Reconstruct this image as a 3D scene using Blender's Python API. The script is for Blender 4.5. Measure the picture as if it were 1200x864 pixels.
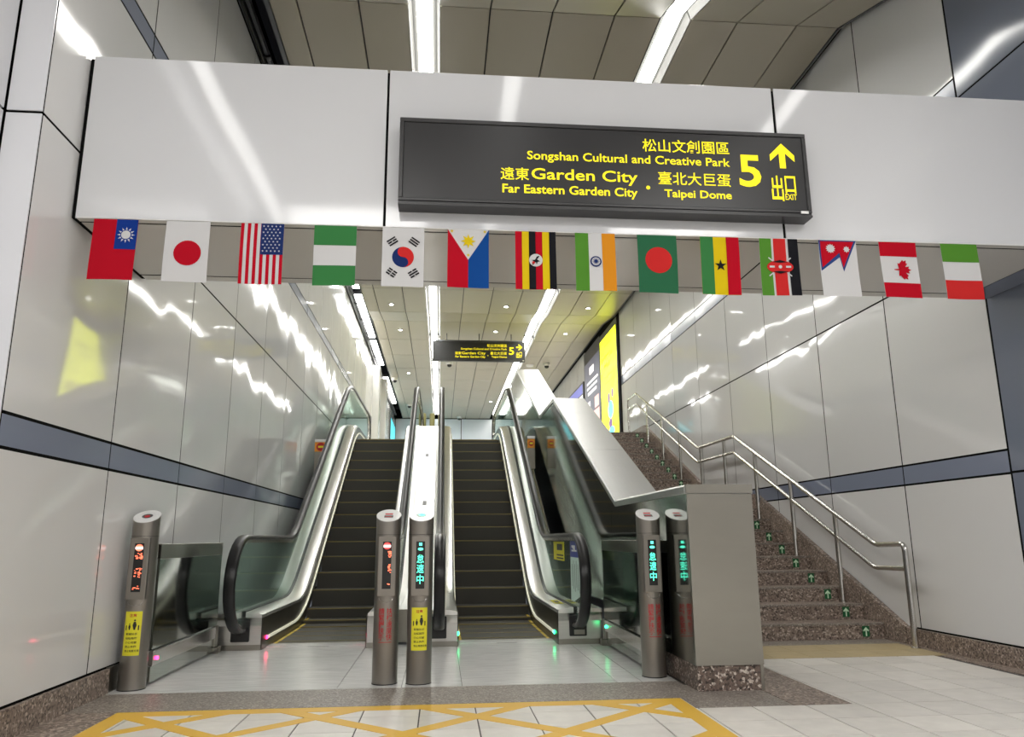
import bpy, bmesh, math, random
from mathutils import Vector, Matrix
for o in list(bpy.data.objects): bpy.data.objects.remove(o)
scn = bpy.context.scene
COL = scn.collection
R = math.radians
random.seed(7)

# ------------------------------------------------------------------ camera
def make_camera():
    yaw, pitch, roll, fpx = R(5.3), R(12.503), R(-0.388), 898.5
    cy, sy, cp, sp = math.cos(yaw), math.sin(yaw), math.cos(pitch), math.sin(pitch)
    f = Vector((sy*cp, cy*cp, sp)); r = Vector((cy, -sy, 0)); u = r.cross(f)
    c, s = math.cos(roll), math.sin(roll)
    r2 = c*r + s*u; u2 = -s*r + c*u
    cam = bpy.data.cameras.new('camera'); co = bpy.data.objects.new('camera', cam); COL.objects.link(co)
    m = Matrix(((r2.x, u2.x, -f.x, 0), (r2.y, u2.y, -f.y, 0), (r2.z, u2.z, -f.z, 0.92), (0, 0, 0, 1)))
    co.matrix_world = m
    cam.sensor_fit = 'HORIZONTAL'; cam.sensor_width = 36; cam.lens = 36*fpx/1200
    cam.clip_start = 0.05; cam.clip_end = 200
    scn.camera = co
make_camera()

# ------------------------------------------------------------------ world, exposure
w = bpy.data.worlds.new('world'); scn.world = w; w.use_nodes = True
w.node_tree.nodes['Background'].inputs[0].default_value = (0.75, 0.8, 0.9, 1)
w.node_tree.nodes['Background'].inputs[1].default_value = 0.15
scn.view_settings.view_transform = 'Standard'; scn.view_settings.look = 'None'
scn.view_settings.exposure = 0.06; scn.view_settings.gamma = 1; scn.view_settings.use_curve_mapping = False
scn.cycles.use_denoising = True
scn.cycles.max_bounces = 10; scn.cycles.glossy_bounces = 6; scn.cycles.transparent_max_bounces = 12
scn.cycles.sample_clamp_indirect = 6
LIGHT = 18.0      # emission of the strip lamps

def area(name, loc, rot, sx, sy, power, color=(1, 0.98, 0.95)):
    l = bpy.data.lights.new(name, 'AREA'); l.shape = 'RECTANGLE'; l.size = sx; l.size_y = sy
    l.energy = power; l.color = color
    o = bpy.data.objects.new(name, l); COL.objects.link(o); o.location = loc; o.rotation_euler = rot
    return o
# the ceiling lamps of the concourse the photographer stands in
HALL_POWER = 95
for hx, hy in ((-3.5, -3.5), (1.0, -3.5), (5.5, -3.5), (-1.0, -0.6), (2.8, -0.6)):
    area('concourse_lamp', (hx, hy, 4.55), (0, 0, 0), 1.6, 1.6, HALL_POWER)

# ------------------------------------------------------------------ materials
MATS = {}
def nodes(name):
    m = bpy.data.materials.new(name); m.use_nodes = True; MATS[name] = m
    nt = m.node_tree; b = nt.nodes['Principled BSDF']
    return m, nt, b
def N(nt, t, **k):
    n = nt.nodes.new(t)
    for a, v in k.items():
        if a in n.inputs: n.inputs[a].default_value = v
        else: setattr(n, a, v)
    return n
def coords(nt, rnd=True):
    tc = N(nt, 'ShaderNodeTexCoord'); geo = N(nt, 'ShaderNodeNewGeometry')
    if not rnd: return geo.outputs['Position']
    oi = N(nt, 'ShaderNodeObjectInfo')
    mul = N(nt, 'ShaderNodeMath', operation='MULTIPLY'); mul.inputs[1].default_value = 37.0
    nt.links.new(oi.outputs['Random'], mul.inputs[0])
    add = N(nt, 'ShaderNodeVectorMath', operation='ADD')
    nt.links.new(geo.outputs['Position'], add.inputs[0]); nt.links.new(mul.outputs[0], add.inputs[1])
    return add.outputs[0]
def ramp(nt, fac, stops):
    r = N(nt, 'ShaderNodeValToRGB'); e = r.color_ramp.elements
    while len(e) < len(stops): e.new(0.5)
    for k, (p, c) in enumerate(stops): e[k].position = p; e[k].color = (*c, 1)
    nt.links.new(fac, r.inputs[0]); return r.outputs[0]
def mat(name, col, rough=0.5, metal=0.0, emit=None, es=0.0, spec=0.5, var=1.0):
    m, nt, b = nodes(name)
    b.inputs['Base Color'].default_value = (*col, 1); b.inputs['Roughness'].default_value = rough
    b.inputs['Metallic'].default_value = metal; b.inputs['Specular IOR Level'].default_value = spec
    # slight wear so that nothing is perfectly flat
    no = N(nt, 'ShaderNodeTexNoise', Scale=3.0, Detail=3.0); nt.links.new(coords(nt), no.inputs['Vector'])
    mr = N(nt, 'ShaderNodeMapRange'); mr.inputs['To Min'].default_value = max(rough-0.03*var, 0.02); mr.inputs['To Max'].default_value = rough+0.04*var
    nt.links.new(no.outputs['Fac'], mr.inputs['Value']); nt.links.new(mr.outputs[0], b.inputs['Roughness'])
    if emit: b.inputs['Emission Color'].default_value = (*emit, 1); b.inputs['Emission Strength'].default_value = es
    return m
def enamel(name, col, rough=0.09, wave=0.06, scale=0.7, stretch=(1, 1, 0.45), spec=0.5):
    m, nt, b = nodes(name)
    b.inputs['Base Color'].default_value = (*col, 1); b.inputs['Roughness'].default_value = rough; b.inputs['Specular IOR Level'].default_value = spec
    mp = N(nt, 'ShaderNodeMapping'); mp.inputs['Scale'].default_value = stretch
    nt.links.new(coords(nt), mp.inputs['Vector'])
    no = N(nt, 'ShaderNodeTexNoise', Scale=scale, Detail=1.5); nt.links.new(mp.outputs[0], no.inputs['Vector'])
    bp = N(nt, 'ShaderNodeBump', Strength=1.0, Distance=wave); nt.links.new(no.outputs['Fac'], bp.inputs['Height'])
    nt.links.new(bp.outputs[0], b.inputs['Normal'])
    return m
def brushed(name, col, rough=0.25, metal=1.0, stretch=(1, 1, 60), amount=0.06, cvar=0.1):
    m, nt, b = nodes(name)
    mp = N(nt, 'ShaderNodeMapping'); mp.inputs['Scale'].default_value = stretch
    nt.links.new(coords(nt), mp.inputs['Vector'])
    no = N(nt, 'ShaderNodeTexNoise', Scale=3.0, Detail=4.0); nt.links.new(mp.outputs[0], no.inputs['Vector'])
    c = ramp(nt, no.outputs['Fac'], [(0.3, tuple(v*(1-cvar) for v in col)), (0.7, tuple(min(1, v*(1+cvar)) for v in col))])
    nt.links.new(c, b.inputs['Base Color']); b.inputs['Metallic'].default_value = metal
    mr = N(nt, 'ShaderNodeMapRange'); mr.inputs['To Min'].default_value = max(0.02, rough-amount); mr.inputs['To Max'].default_value = rough+amount
    nt.links.new(no.outputs['Fac'], mr.inputs['Value']); nt.links.new(mr.outputs[0], b.inputs['Roughness'])
    return m
def granite(name, a, b_, c_, rough=0.35, scale=85):
    m, nt, b = nodes(name); p = coords(nt)
    v = N(nt, 'ShaderNodeTexVoronoi', Scale=scale); nt.links.new(p, v.inputs['Vector'])
    no = N(nt, 'ShaderNodeTexNoise', Scale=scale*0.8, Detail=2.0); nt.links.new(p, no.inputs['Vector'])
    sep = N(nt, 'ShaderNodeSeparateColor'); nt.links.new(v.outputs['Color'], sep.inputs[0])
    mx = N(nt, 'ShaderNodeMath', operation='MULTIPLY_ADD'); mx.inputs[1].default_value = 0.7
    nt.links.new(sep.outputs[0], mx.inputs[0])
    m2 = N(nt, 'ShaderNodeMath', operation='MULTIPLY'); m2.inputs[1].default_value = 0.35; nt.links.new(no.outputs['Fac'], m2.inputs[0]); nt.links.new(m2.outputs[0], mx.inputs[2])
    col = ramp(nt, mx.outputs[0], [(0.2, a), (0.5, b_), (0.72, b_), (0.86, c_)])
    nt.links.new(col, b.inputs['Base Color']); b.inputs['Roughness'].default_value = rough
    return m
def stone_tile(name, col, rough=0.3, var=0.06, scale=9):
    m, nt, b = nodes(name); p = coords(nt)
    no = N(nt, 'ShaderNodeTexNoise', Scale=scale, Detail=6.0); nt.links.new(p, no.inputs['Vector'])
    c = ramp(nt, no.outputs['Fac'], [(0.3, tuple(v*(1-var) for v in col)), (0.7, tuple(min(1, v*(1+var)) for v in col))])
    oi = N(nt, 'ShaderNodeObjectInfo'); mr = N(nt, 'ShaderNodeMapRange'); mr.inputs['To Min'].default_value = 0.9; mr.inputs['To Max'].default_value = 1.04
    nt.links.new(oi.outputs['Random'], mr.inputs['Value'])
    vm = N(nt, 'ShaderNodeVectorMath', operation='SCALE'); nt.links.new(c, vm.inputs[0]); nt.links.new(mr.outputs[0], vm.inputs['Scale'])
    nt.links.new(vm.outputs[0], b.inputs['Base Color']); b.inputs['Roughness'].default_value = rough
    return m
def ribbed(name, col, rough=0.5, scale=90):
    m, nt, b = nodes(name); b.inputs['Base Color'].default_value = (*col, 1); b.inputs['Roughness'].default_value = rough
    b.inputs['Metallic'].default_value = 0.35
    wv = N(nt, 'ShaderNodeTexWave', Scale=scale, wave_type='BANDS', bands_direction='X'); nt.links.new(coords(nt, False), wv.inputs['Vector'])
    bp = N(nt, 'ShaderNodeBump', Strength=0.5, Distance=0.003); nt.links.new(wv.outputs['Fac'], bp.inputs['Height']); nt.links.new(bp.outputs[0], b.inputs['Normal'])
    return m
def glass(name, tint, refl=1.0):
    m = bpy.data.materials.new(name); m.use_nodes = True; MATS[name] = m; nt = m.node_tree
    nt.nodes.clear(); out = N(nt, 'ShaderNodeOutputMaterial')
    tr = N(nt, 'ShaderNodeBsdfTransparent'); tr.inputs[0].default_value = (*tint, 1)
    gl = N(nt, 'ShaderNodeBsdfGlossy'); gl.inputs['Roughness'].default_value = 0.03; gl.inputs['Color'].default_value = (0.9*refl, 0.95*refl, 0.92*refl, 1)
    lw_ = N(nt, 'ShaderNodeLayerWeight', Blend=0.5); pw_ = N(nt, 'ShaderNodeMath', operation='POWER'); pw_.inputs[1].default_value = 5.0
    fr = N(nt, 'ShaderNodeMath', operation='MULTIPLY_ADD'); fr.inputs[1].default_value = 0.96; fr.inputs[2].default_value = 0.04; mx = N(nt, 'ShaderNodeMixShader')
    nt.links.new(lw_.outputs['Facing'], pw_.inputs[0]); nt.links.new(pw_.outputs[0], fr.inputs[0])
    nt.links.new(fr.outputs[0], mx.inputs[0]); nt.links.new(tr.outputs[0], mx.inputs[1]); nt.links.new(gl.outputs[0], mx.inputs[2])
    df = N(nt, 'ShaderNodeBsdfDiffuse'); df.inputs[0].default_value = (0.30, 0.40, 0.36, 1); m0 = N(nt, 'ShaderNodeMixShader'); m0.inputs[0].default_value = 0.22
    nt.links.new(tr.outputs[0], m0.inputs[1]); nt.links.new(df.outputs[0], m0.inputs[2]); nt.links.new(m0.outputs[0], mx.inputs[1])
    nt.links.new(mx.outputs[0], out.inputs[0])
    return m

enamel('white_enamel', (0.74, 0.74, 0.745), 0.055, 0.0125, 0.9, (1, 1, 0.9))
enamel('white_fascia', (0.66, 0.67, 0.695), 0.08, 0.018, 0.7, (1, 1, 0.5))
enamel('near_enamel', (0.72, 0.73, 0.77), 0.12, 0.015, 0.8)
enamel('blue_enamel', (0.18, 0.205, 0.27), 0.10, 0.02, 0.8)
enamel('band_blue', (0.23, 0.26, 0.35), 0.14, 0.015, 0.8)
enamel('soffit_enamel', (0.60, 0.58, 0.545), 0.16, 0.02, 0.8)
mat('joint_black', (0.006, 0.006, 0.006), 0.9, spec=0.05)
mat('ceiling_panel', (0.42, 0.385, 0.31), 0.33)
mat('ceiling_dark', (0.05, 0.05, 0.055), 0.6)
mat('trough_grey', (0.14, 0.145, 0.16), 0.45, 0.4)
mat('lamp_reflector', (0.11, 0.11, 0.105), 0.6, 0.0, spec=0.2)
mat('strip_diffuser', (0.9, 0.9, 0.9), 0.5, 0, (1.0, 0.985, 0.93), LIGHT)
brushed('bollard_steel', (0.29, 0.27, 0.245), 0.36, 0.85, (1, 1, 0.3), 0.05, 0.04)
brushed('stainless', (0.62, 0.61, 0.59), 0.22, 1.0, (60, 60, 1), 0.05, 0.05)
brushed('stainless_h', (0.60, 0.59, 0.57), 0.30, 1.0, (1, 1, 50), 0.05, 0.05)
brushed('cap_steel', (0.58, 0.58, 0.58), 0.38, 1.0, (40, 1, 1), 0.05, 0.03)
brushed('front_steel', (0.33, 0.315, 0.28), 0.30, 1.0, (1, 1, 3), 0.03, 0.03)
brushed('mirror_steel', (0.35, 0.375, 0.35), 0.08, 1.0, (8, 8, 8), 0.03, 0.03)
brushed('deck_steel', (0.88, 0.88, 0.87), 0.28, 1.0, (2, 1, 1), 0.01, 0.01)
brushed('skirt_steel', (0.16, 0.155, 0.14), 0.3, 1.0, (1, 1, 10), 0.05, 0.05)
brushed('floor_plate', (0.86, 0.86, 0.85), 0.22, 0.2, (2, 30, 1), 0.08, 0.12)
granite('granite_brown', (0.075, 0.055, 0.045), (0.27, 0.21, 0.175), (0.58, 0.49, 0.42), 0.4, 75)
granite('granite_contrast', (0.035, 0.025, 0.02), (0.16, 0.115, 0.095), (0.62, 0.55, 0.48), 0.35, 75)
granite('granite_grey', (0.13, 0.11, 0.095), (0.27, 0.235, 0.205), (0.5, 0.46, 0.41), 0.4, 110)
stone_tile('floor_tile', (0.82, 0.79, 0.74), 0.3)
stone_tile('tactile_tile', (0.50, 0.40, 0.22), 0.45)
mat('grout', (0.10, 0.09, 0.085), 0.8)
mat('yellow_tape', (0.78, 0.47, 0.045), 0.45)
mat('rubber', (0.008, 0.008, 0.009), 0.3, spec=0.35)
ribbed('step_metal', (0.105, 0.10, 0.09), 0.42)
mat('step_line', (0.24, 0.19, 0.07), 0.5)
mat('step_yellow', (0.75, 0.55, 0.06), 0.5)
mat('gleam_trim', (0.85, 0.85, 0.68), 0.3, 0.3, (1.0, 0.98, 0.75), 0.35)  # weak emission paints a gleam on the metal trim; it is no lamp
mat('black_plastic', (0.012, 0.012, 0.013), 0.3)
mat('sign_black', (0.022, 0.022, 0.024), 0.35)
mat('sign_face', (0.026, 0.026, 0.028), 0.3, spec=0.35, var=0.0)
mat('hall_diffuser', (0.9, 0.9, 0.9), 0.5, 0, (1.0, 0.985, 0.95), 9.0)
mat('sign_yellow', (0.9, 0.75, 0.0), 0.5, 0, (1.0, 0.85, 0.0), 0.55)
mat('led_red', (0.3, 0.02, 0.01), 0.5, 0, (1.0, 0.06, 0.06), 2.5)
mat('led_white', (0.8, 0.6, 0.6), 0.5, 0, (1.0, 0.75, 0.75), 2.0)
mat('led_orange', (0.6, 0.2, 0.1), 0.5, 0, (1.0, 0.17, 0.09), 2.0)
mat('led_cyan', (0.1, 0.5, 0.4), 0.5, 0, (0.10, 1.0, 0.66), 2.2)
mat('led_green', (0.05, 0.5, 0.2), 0.5, 0, (0.02, 1.0, 0.3), 12.0)
mat('led_magenta', (0.5, 0.02, 0.06), 0.5, 0, (1.0, 0.02, 0.12), 12.0)
mat('white_print', (0.82, 0.82, 0.82), 0.4)
mat('disc_white', (0.80, 0.80, 0.80), 0.25, 0.2)
mat('black_print', (0.02, 0.02, 0.02), 0.5)
mat('red_print', (0.50, 0.012, 0.02), 0.5)
mat('yellow_label', (0.82, 0.76, 0.03), 0.45)
mat('blue_label', (0.03, 0.05, 0.30), 0.4)
mat('mint_label', (0.62, 0.80, 0.72), 0.4)
mat('orange_label', (0.85, 0.33, 0.03), 0.45)
mat('exit_green', (0.01, 0.12, 0.04), 0.4)
mat('arrow_pale', (0.7, 0.95, 0.7), 0.4)
mat('poster_yellow', (0.8, 0.85, 0.02), 0.4, 0, (0.86, 0.93, 0.012), 3.0)
mat('poster_dark', (0.06, 0.06, 0.08), 0.4, 0, (0.09, 0.09, 0.12), 1.0)
mat('poster_white', (0.8, 0.8, 0.8), 0.4, 0, (0.9, 0.85, 0.85), 1.1)
mat('poster_pink', (0.7, 0.5, 0.5), 0.4, 0, (0.8, 0.5, 0.45), 0.9)
mat('poster_cyan', (0.2, 0.7, 0.9), 0.4, 0, (0.15, 0.75, 1.0), 1.2)
mat('poster_purple', (0.25, 0.12, 0.35), 0.4, 0, (0.25, 0.1, 0.35), 0.6)
mat('poster_blue', (0.1, 0.12, 0.4), 0.4, 0, (0.1, 0.1, 0.4), 0.8)
mat('screen_cyan', (0.1, 0.6, 0.7), 0.4, 0, (0.1, 0.75, 0.85), 0.8)
mat('camera_white', (0.75, 0.75, 0.75), 0.4)
mat('far_wall', (0.78, 0.82, 0.90), 0.14)
mat('hall_wall', (0.62, 0.62, 0.62), 0.4)
mat('hall_ceiling', (0.45, 0.43, 0.40), 0.6)
mat('post_olive', (0.32, 0.30, 0.14), 0.35, 0.5)
glass('rail_glass', (0.74, 0.84, 0.80), 1.0)
for n, c in dict(f_red=(0.56, 0.004, 0.02), f_red2=(0.70, 0.03, 0.03), f_blue=(0.008, 0.045, 0.30), f_white=(0.74, 0.74, 0.75), f_green=(0.05, 0.24, 0.07),
                 f_green2=(0.10, 0.30, 0.035), f_green3=(0.03, 0.16, 0.075), f_navy=(0.015, 0.035, 0.16), f_yellow=(0.85, 0.62, 0.01), f_black=(0.012, 0.012, 0.016),
                 f_orange=(0.83, 0.32, 0.02), f_azure=(0.006, 0.075, 0.33), f_slate=(0.03, 0.07, 0.25)).items():
    mat(n, tuple(v*0.8 for v in c), 0.8, spec=0.12)

# ------------------------------------------------------------------ helpers
def tag(o, label=None, cat=None, group=None, kind=None):
    if label: o['label'] = label
    if cat: o['category'] = cat
    if group: o['group'] = group
    if kind: o['kind'] = kind
    return o
def empty(name, loc=(0, 0, 0), label=None, cat=None, group=None, kind=None, rz=0):
    o = bpy.data.objects.new(name, None); COL.objects.link(o); o.location = loc; o.rotation_euler = (0, 0, rz)
    o.empty_display_size = 0.1
    return tag(o, label, cat, group, kind)
class MB:
    def __init__(s): s.v = []; s.f = []; s.mi = []; s.sm = []
    def add(s, vs, fs, mi=0, sm=False):
        b = len(s.v); s.v += [tuple(q) for q in vs]
        for f in fs: s.f.append([b+i for i in f]); s.mi.append(mi); s.sm.append(sm)
        return s
    def box(s, x0, x1, y0, y1, z0, z1, mi=0):
        return s.add([(x0,y0,z0),(x1,y0,z0),(x1,y1,z0),(x0,y1,z0),(x0,y0,z1),(x1,y0,z1),(x1,y1,z1),(x0,y1,z1)],
                     [(0,3,2,1),(4,5,6,7),(0,1,5,4),(1,2,6,5),(2,3,7,6),(3,0,4,7)], mi)
    def prism(s, pts, axis, a, b, mi=0):     # polygon extruded along axis (0 x,1 y,2 z); pts in the remaining two coordinates
        def P(p, t):
            if axis == 0: return (t, p[0], p[1])
            if axis == 1: return (p[0], t, p[1])
            return (p[0], p[1], t)
        n = len(pts); vs = [P(p, a) for p in pts]+[P(p, b) for p in pts]
        fs = [tuple(range(n))[::-1], tuple(range(n, 2*n))]+[(i, (i+1) % n, n+(i+1) % n, n+i) for i in range(n)]
        return s.add(vs, fs, mi)
    def flat(s, pts, y, mi=0):               # flat polygon in an XZ plane facing -Y
        return s.add([(p[0], y, p[1]) for p in pts], [tuple(range(len(pts)))], mi)
    def sweep(s, xs_z, path, closed=True, mi=0, sm=True):   # profile [(x,dz)] carried along path [(y,z)] keeping the section upright
        n = len(xs_z); vs = []
        for y, z in path: vs += [(x, y, z+dz) for x, dz in xs_z]
        fs = []
        for k in range(len(path)-1):
            for i in range(n if closed else n-1):
                j = (i+1) % n; fs.append((k*n+i, k*n+j, (k+1)*n+j, (k+1)*n+i))
        if closed:
            fs.append(tuple(range(n))[::-1]); fs.append(tuple(range((len(path)-1)*n, len(path)*n)))
        return s.add(vs, fs, mi, sm)
    def tube(s, pts, r, n=10, mi=0, sx=1.0):
        pts = [Vector(p) for p in pts]; rings = []
        for i, p in enumerate(pts):
            d = (pts[min(i+1, len(pts)-1)]-pts[max(i-1, 0)]).normalized()
            up = Vector((1, 0, 0)) if abs(d.x) < 0.9 else Vector((0, 0, 1))
            a = d.cross(up).normalized(); b = a.cross(d).normalized()
            rings.append([p+a*r*math.cos(2*math.pi*k/n)+b*r*sx*math.sin(2*math.pi*k/n) for k in range(n)])
        vs = [q for g in rings for q in g]; fs = []
        for i in range(len(pts)-1):
            for k in range(n): fs.append((i*n+k, i*n+(k+1) % n, (i+1)*n+(k+1) % n, (i+1)*n+k))
        s.add(vs, fs, mi, True); b0 = len(vs)
        s.add(rings[0], [tuple(range(n))], mi); s.add(rings[-1], [tuple(range(n))[::-1]], mi)
        return s
    def lathe(s, prof, cx, cy, n=24, mi=0):
        vs = [(cx+r*math.cos(2*math.pi*k/n), cy+r*math.sin(2*math.pi*k/n), z) for r, z in prof for k in range(n)]
        fs = [(i*n+k, i*n+(k+1) % n, (i+1)*n+(k+1) % n, (i+1)*n+k) for i in range(len(prof)-1) for k in range(n)]
        s.add(vs, fs, mi, True); s.add(vs[:n], [tuple(range(n))[::-1]], mi); s.add(vs[-n:], [tuple(range(n))], mi)
        return s
    def build(s, name, mats, parent=None, fix=True):
        me = bpy.data.meshes.new(name); me.from_pydata(s.v, [], s.f)
        for m in ([mats] if isinstance(mats, str) else mats): me.materials.append(MATS[m])
        for p, mi, sm in zip(me.polygons, s.mi, s.sm): p.material_index = mi; p.use_smooth = sm
        if fix:
            bm = bmesh.new(); bm.from_mesh(me); bmesh.ops.recalc_face_normals(bm, faces=bm.faces); bm.to_mesh(me); bm.free()
        if any(s.sm): me.set_sharp_from_angle(angle=R(28))
        o = bpy.data.objects.new(name, me); COL.objects.link(o)
        if parent: attach(o, parent)
        return o
def lamp(name, m, parent, loc, ang, r_):
    l = MB().lathe([(r_, 0), (r_, r_*0.7), (r_*0.7, r_)], 0, 0, 14)
    mt = Matrix.Translation(loc) @ Matrix.Rotation(R(ang), 4, 'Y'); l.v = [tuple(mt @ Vector(q)) for q in l.v]
    return l.build(name, m, parent)
def world_of(o):
    m = Matrix.LocRotScale(o.location, o.rotation_euler, o.scale)
    return (world_of(o.parent) @ o.matrix_parent_inverse @ m) if o.parent else m
def attach(o, parent):
    o.parent = parent; o.matrix_parent_inverse = world_of(parent).inverted()
CACHE = {}
def pbox(name, m, parent, x0, x1, y0, y1, z0, z1, ch=0.0):
    """box piece; alike pieces share their mesh"""
    key = (m, round(x1-x0, 3), round(y1-y0, 3), round(z1-z0, 3), ch)
    if key not in CACHE:
        a, b, c = (x1-x0)/2, (y1-y0)/2, (z1-z0)/2
        o = MB().box(-a, a, -b, b, -c, c).build(name, m)
        if ch:
            bm = bmesh.new(); bm.from_mesh(o.data); bmesh.ops.bevel(bm, geom=bm.edges[:], offset=ch, segments=1, affect='EDGES'); bm.to_mesh(o.data); bm.free()
        CACHE[key] = o.data
    else:
        o = bpy.data.objects.new(name, CACHE[key]); COL.objects.link(o)
    o.location = ((x0+x1)/2, (y0+y1)/2, (z0+z1)/2)
    if parent: attach(o, parent)
    return o
def text(name, body, m, parent, x0, x1, z0, z1, y, bold=0.03, depth=0.0008, wrap=None, vertical=False):
    """lettering as flat mesh filling the rectangle x0..x1, z0..z1 in the plane y (facing -Y)"""
    c = bpy.data.curves.new(name, 'FONT'); c.body = '\n'.join(body) if vertical else body
    c.offset = bold; c.resolution_u = 3; c.size = 1.0; c.space_line = 0.95
    if vertical: c.align_x = 'CENTER'
    o = bpy.data.objects.new(name, c); COL.objects.link(o)
    dg = bpy.context.evaluated_depsgraph_get(); dg.update()
    me = bpy.data.meshes.new_from_object(o.evaluated_get(dg)); bpy.data.objects.remove(o); bpy.data.curves.remove(c)
    xs = [v.co.x for v in me.vertices]; ys = [v.co.y for v in me.vertices]
    ax, bx, ay, by = min(xs), max(xs), min(ys), max(ys)
    for v in me.vertices:
        X = x0+(v.co.x-ax)/(bx-ax)*(x1-x0); Z = z0+(v.co.y-ay)/(by-ay)*(z1-z0)
        if wrap:
            cx, cy, r = wrap; a = (X-cx)/r; v.co = (cx+r*math.sin(a), cy-r*math.cos(a), Z)
        else: v.co = (X, y, Z)
    me.name = name; me.materials.clear(); me.materials.append(MATS[m])
    for p in me.polygons: p.material_index = 0
    t = bpy.data.objects.new(name, me); COL.objects.link(t); attach(t, parent)
    return t
def blend(y0, slope, base, top, b0=0.6, b1=0.5):
    """height along y: level at base, straight climb through (y0, base), level at top; rounded bends"""
    y1 = y0+(top-base)/slope
    def f(y):
        if y < y0-b0: return base
        if y < y0+b0: return base+slope*(y-y0+b0)**2/(4*b0)
        if y < y1-b1: return base+slope*(y-y0)
        if y < y1+b1: return top-slope*(y1+b1-y)**2/(4*b1)
        return top
    return f
def frange(a, b, st):
    n = max(1, int(round((b-a)/st))); return [a+(b-a)*i/n for i in range(n+1)]

XL, XR = -2.06, 4.116
# ------------------------------------------------------------------ floor
floor = MB().box(-7, 10, -8, 7.55, -0.12, -0.006).build('floor', 'grout'); tag(floor, kind='structure')
tx = [-0.1+0.306*k for k in range(-7, 14)]; ty = [6.05-0.325*k for k in range(0, 10)]
G = 0.004
def on_tiles(xa, xb, ya, yb):
    xc, yc = (xa+xb)/2, (ya+yb)/2
    if xc > 3.93 or yc < 3.1: return False
    if yb < 4.44: return xc > -1.80
    if xb < 2.30: return xc > -1.72 and xb < 1.45 and yb < 4.76
    return True
for i in range(len(tx)-1):
    for j in range(len(ty)-1):
        xa, xb, yb, ya = tx[i], tx[i+1], ty[j], ty[j+1]
        if ya < 3.1: continue
        if xb < 1.45 and 4.43 < yb < 4.76:
            if xa > -1.95: pbox('floor_tile', 'floor_tile', floor, max(xa, -1.75)+G, min(xb, 1.42)-G, ya+G, 4.70-G, -0.02, 0)
            continue
        if not on_tiles(xa, xb, ya, yb): continue
        pbox('floor_tile', 'floor_tile', floor, max(xa, -1.758)+G, min(xb, 3.93)-G, ya+G, yb-G, -0.02, 0)
# last partial column and the plain floor nearer than the picture
pbox('tile_field', 'floor_tile', floor, -7, 10, -8, 3.11, -0.02, 0)
# tactile strip before the stairs
for i in range(7):
    for j in range(2):
        a = 1.98+0.306*i; pbox('tactile_tile', 'tactile_tile', floor, a+0.002, min(a+0.304, 4.0), 6.05+0.345*j+0.002, 6.05+0.345*(j+1)-0.002, -0.02, 0.001)
pbox('granite_slab', 'granite_grey', floor, 1.98, 4.06, 6.742, 7.05, -0.02, 0)
# granite borders
MB().prism([(3.934, 3.11), (4.1, 3.11), (4.1, 6.74), (3.99, 6.74), (3.934, 6.0)], 2, -0.02, 0).build('granite_border', 'granite_brown', floor)
MB().prism([(-2.06, 4.705), (1.42, 4.705), (1.42, 4.42), (1.98, 4.42), (1.98, 5.1), (1.56, 5.1), (1.56, 5.235), (-2.06, 5.235)], 2, -0.02, 0.0).build('granite_border', 'granite_grey', floor)
MB().prism([(1.985, 4.42), (2.32, 4.42), (2.34, 6.045), (1.985, 6.045)], 2, -0.02, 0.0005).build('granite_border', 'granite_brown', floor)
MB().prism([(-2.06, 3.11), (-1.755, 3.11), (-1.755, 4.70), (-2.06, 4.70)], 2, -0.02, 0.0).build('granite_border', 'granite_brown', floor)
# landing plates in front of the escalators
px_ = [(-2.06, -0.642), (-0.638, -0.237), (-0.233, 0.150), (0.154, 1.163), (1.167, 1.325), (1.329, 1.56)]
for a, b in px_:
    for c, d in ((5.24, 5.99), (5.994, 6.63), (6.634, 7.06), (7.064, 7.50)):
        pbox('metal_plate', 'floor_plate', floor, a, b, c, d, -0.02, 0)
for cx in (-1.06, 0.61):
    pbox('drain_slot', 'black_plastic', floor, cx-0.09, cx+0.09, 7.27, 7.285, -0.01, 0.001)

# ------------------------------------------------------------------ yellow box marking
mark = empty('floor_marking', (-0.17, 4.1, 0), 'yellow criss-cross keep clear box taped on the tiles before the escalators', 'floor marking')
def clip(poly, axis, lim, keep_less):
    out = []
    for i in range(len(poly)):
        p, q = poly[i], poly[(i+1) % len(poly)]
        ip = (p[axis] <= lim) == keep_less or p[axis] == lim; iq = (q[axis] <= lim) == keep_less or q[axis] == lim
        if ip: out.append(p)
        if ip != iq:
            t = (lim-p[axis])/(q[axis]-p[axis]); out.append((p[0]+t*(q[0]-p[0]), p[1]+t*(q[1]-p[1])))
    return out
def band(p, slope, wid, z):
    hx = wid*math.sqrt(1+slope*slope)/abs(slope)/2
    ya, yb = 3.1, 4.7
    poly = [(p[0]+(ya-p[1])/slope-hx, ya), (p[0]+(ya-p[1])/slope+hx, ya), (p[0]+(yb-p[1])/slope+hx, yb), (p[0]+(yb-p[1])/slope-hx, yb)]
    for ax, lim, kl in ((0, 1.31, True), (0, -1.65, False), (1, 4.58, True)):
        poly = clip(poly, ax, lim, kl)
        if len(poly) < 3: return
    MB().prism(poly, 2, 0.0, z).build('tape_strip', 'yellow_tape', mark)
pbox('tape_strip', 'yellow_tape', mark, -1.75, 1.41, 4.58, 4.69, 0, 0.0016)
pbox('tape_strip', 'yellow_tape', mark, 1.31, 1.41, 3.15, 4.579, 0, 0.0016)
pbox('tape_strip', 'yellow_tape', mark, -1.75, -1.65, 3.15, 4.579, 0, 0.0016)
for p in ((-1.418, 4.37), (-0.635, 4.44), (0.205, 4.364), (1.11, 4.42)):
    band(p, 0.9, 0.085, 0.0018); band(p, -0.9, 0.085, 0.0024)
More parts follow.
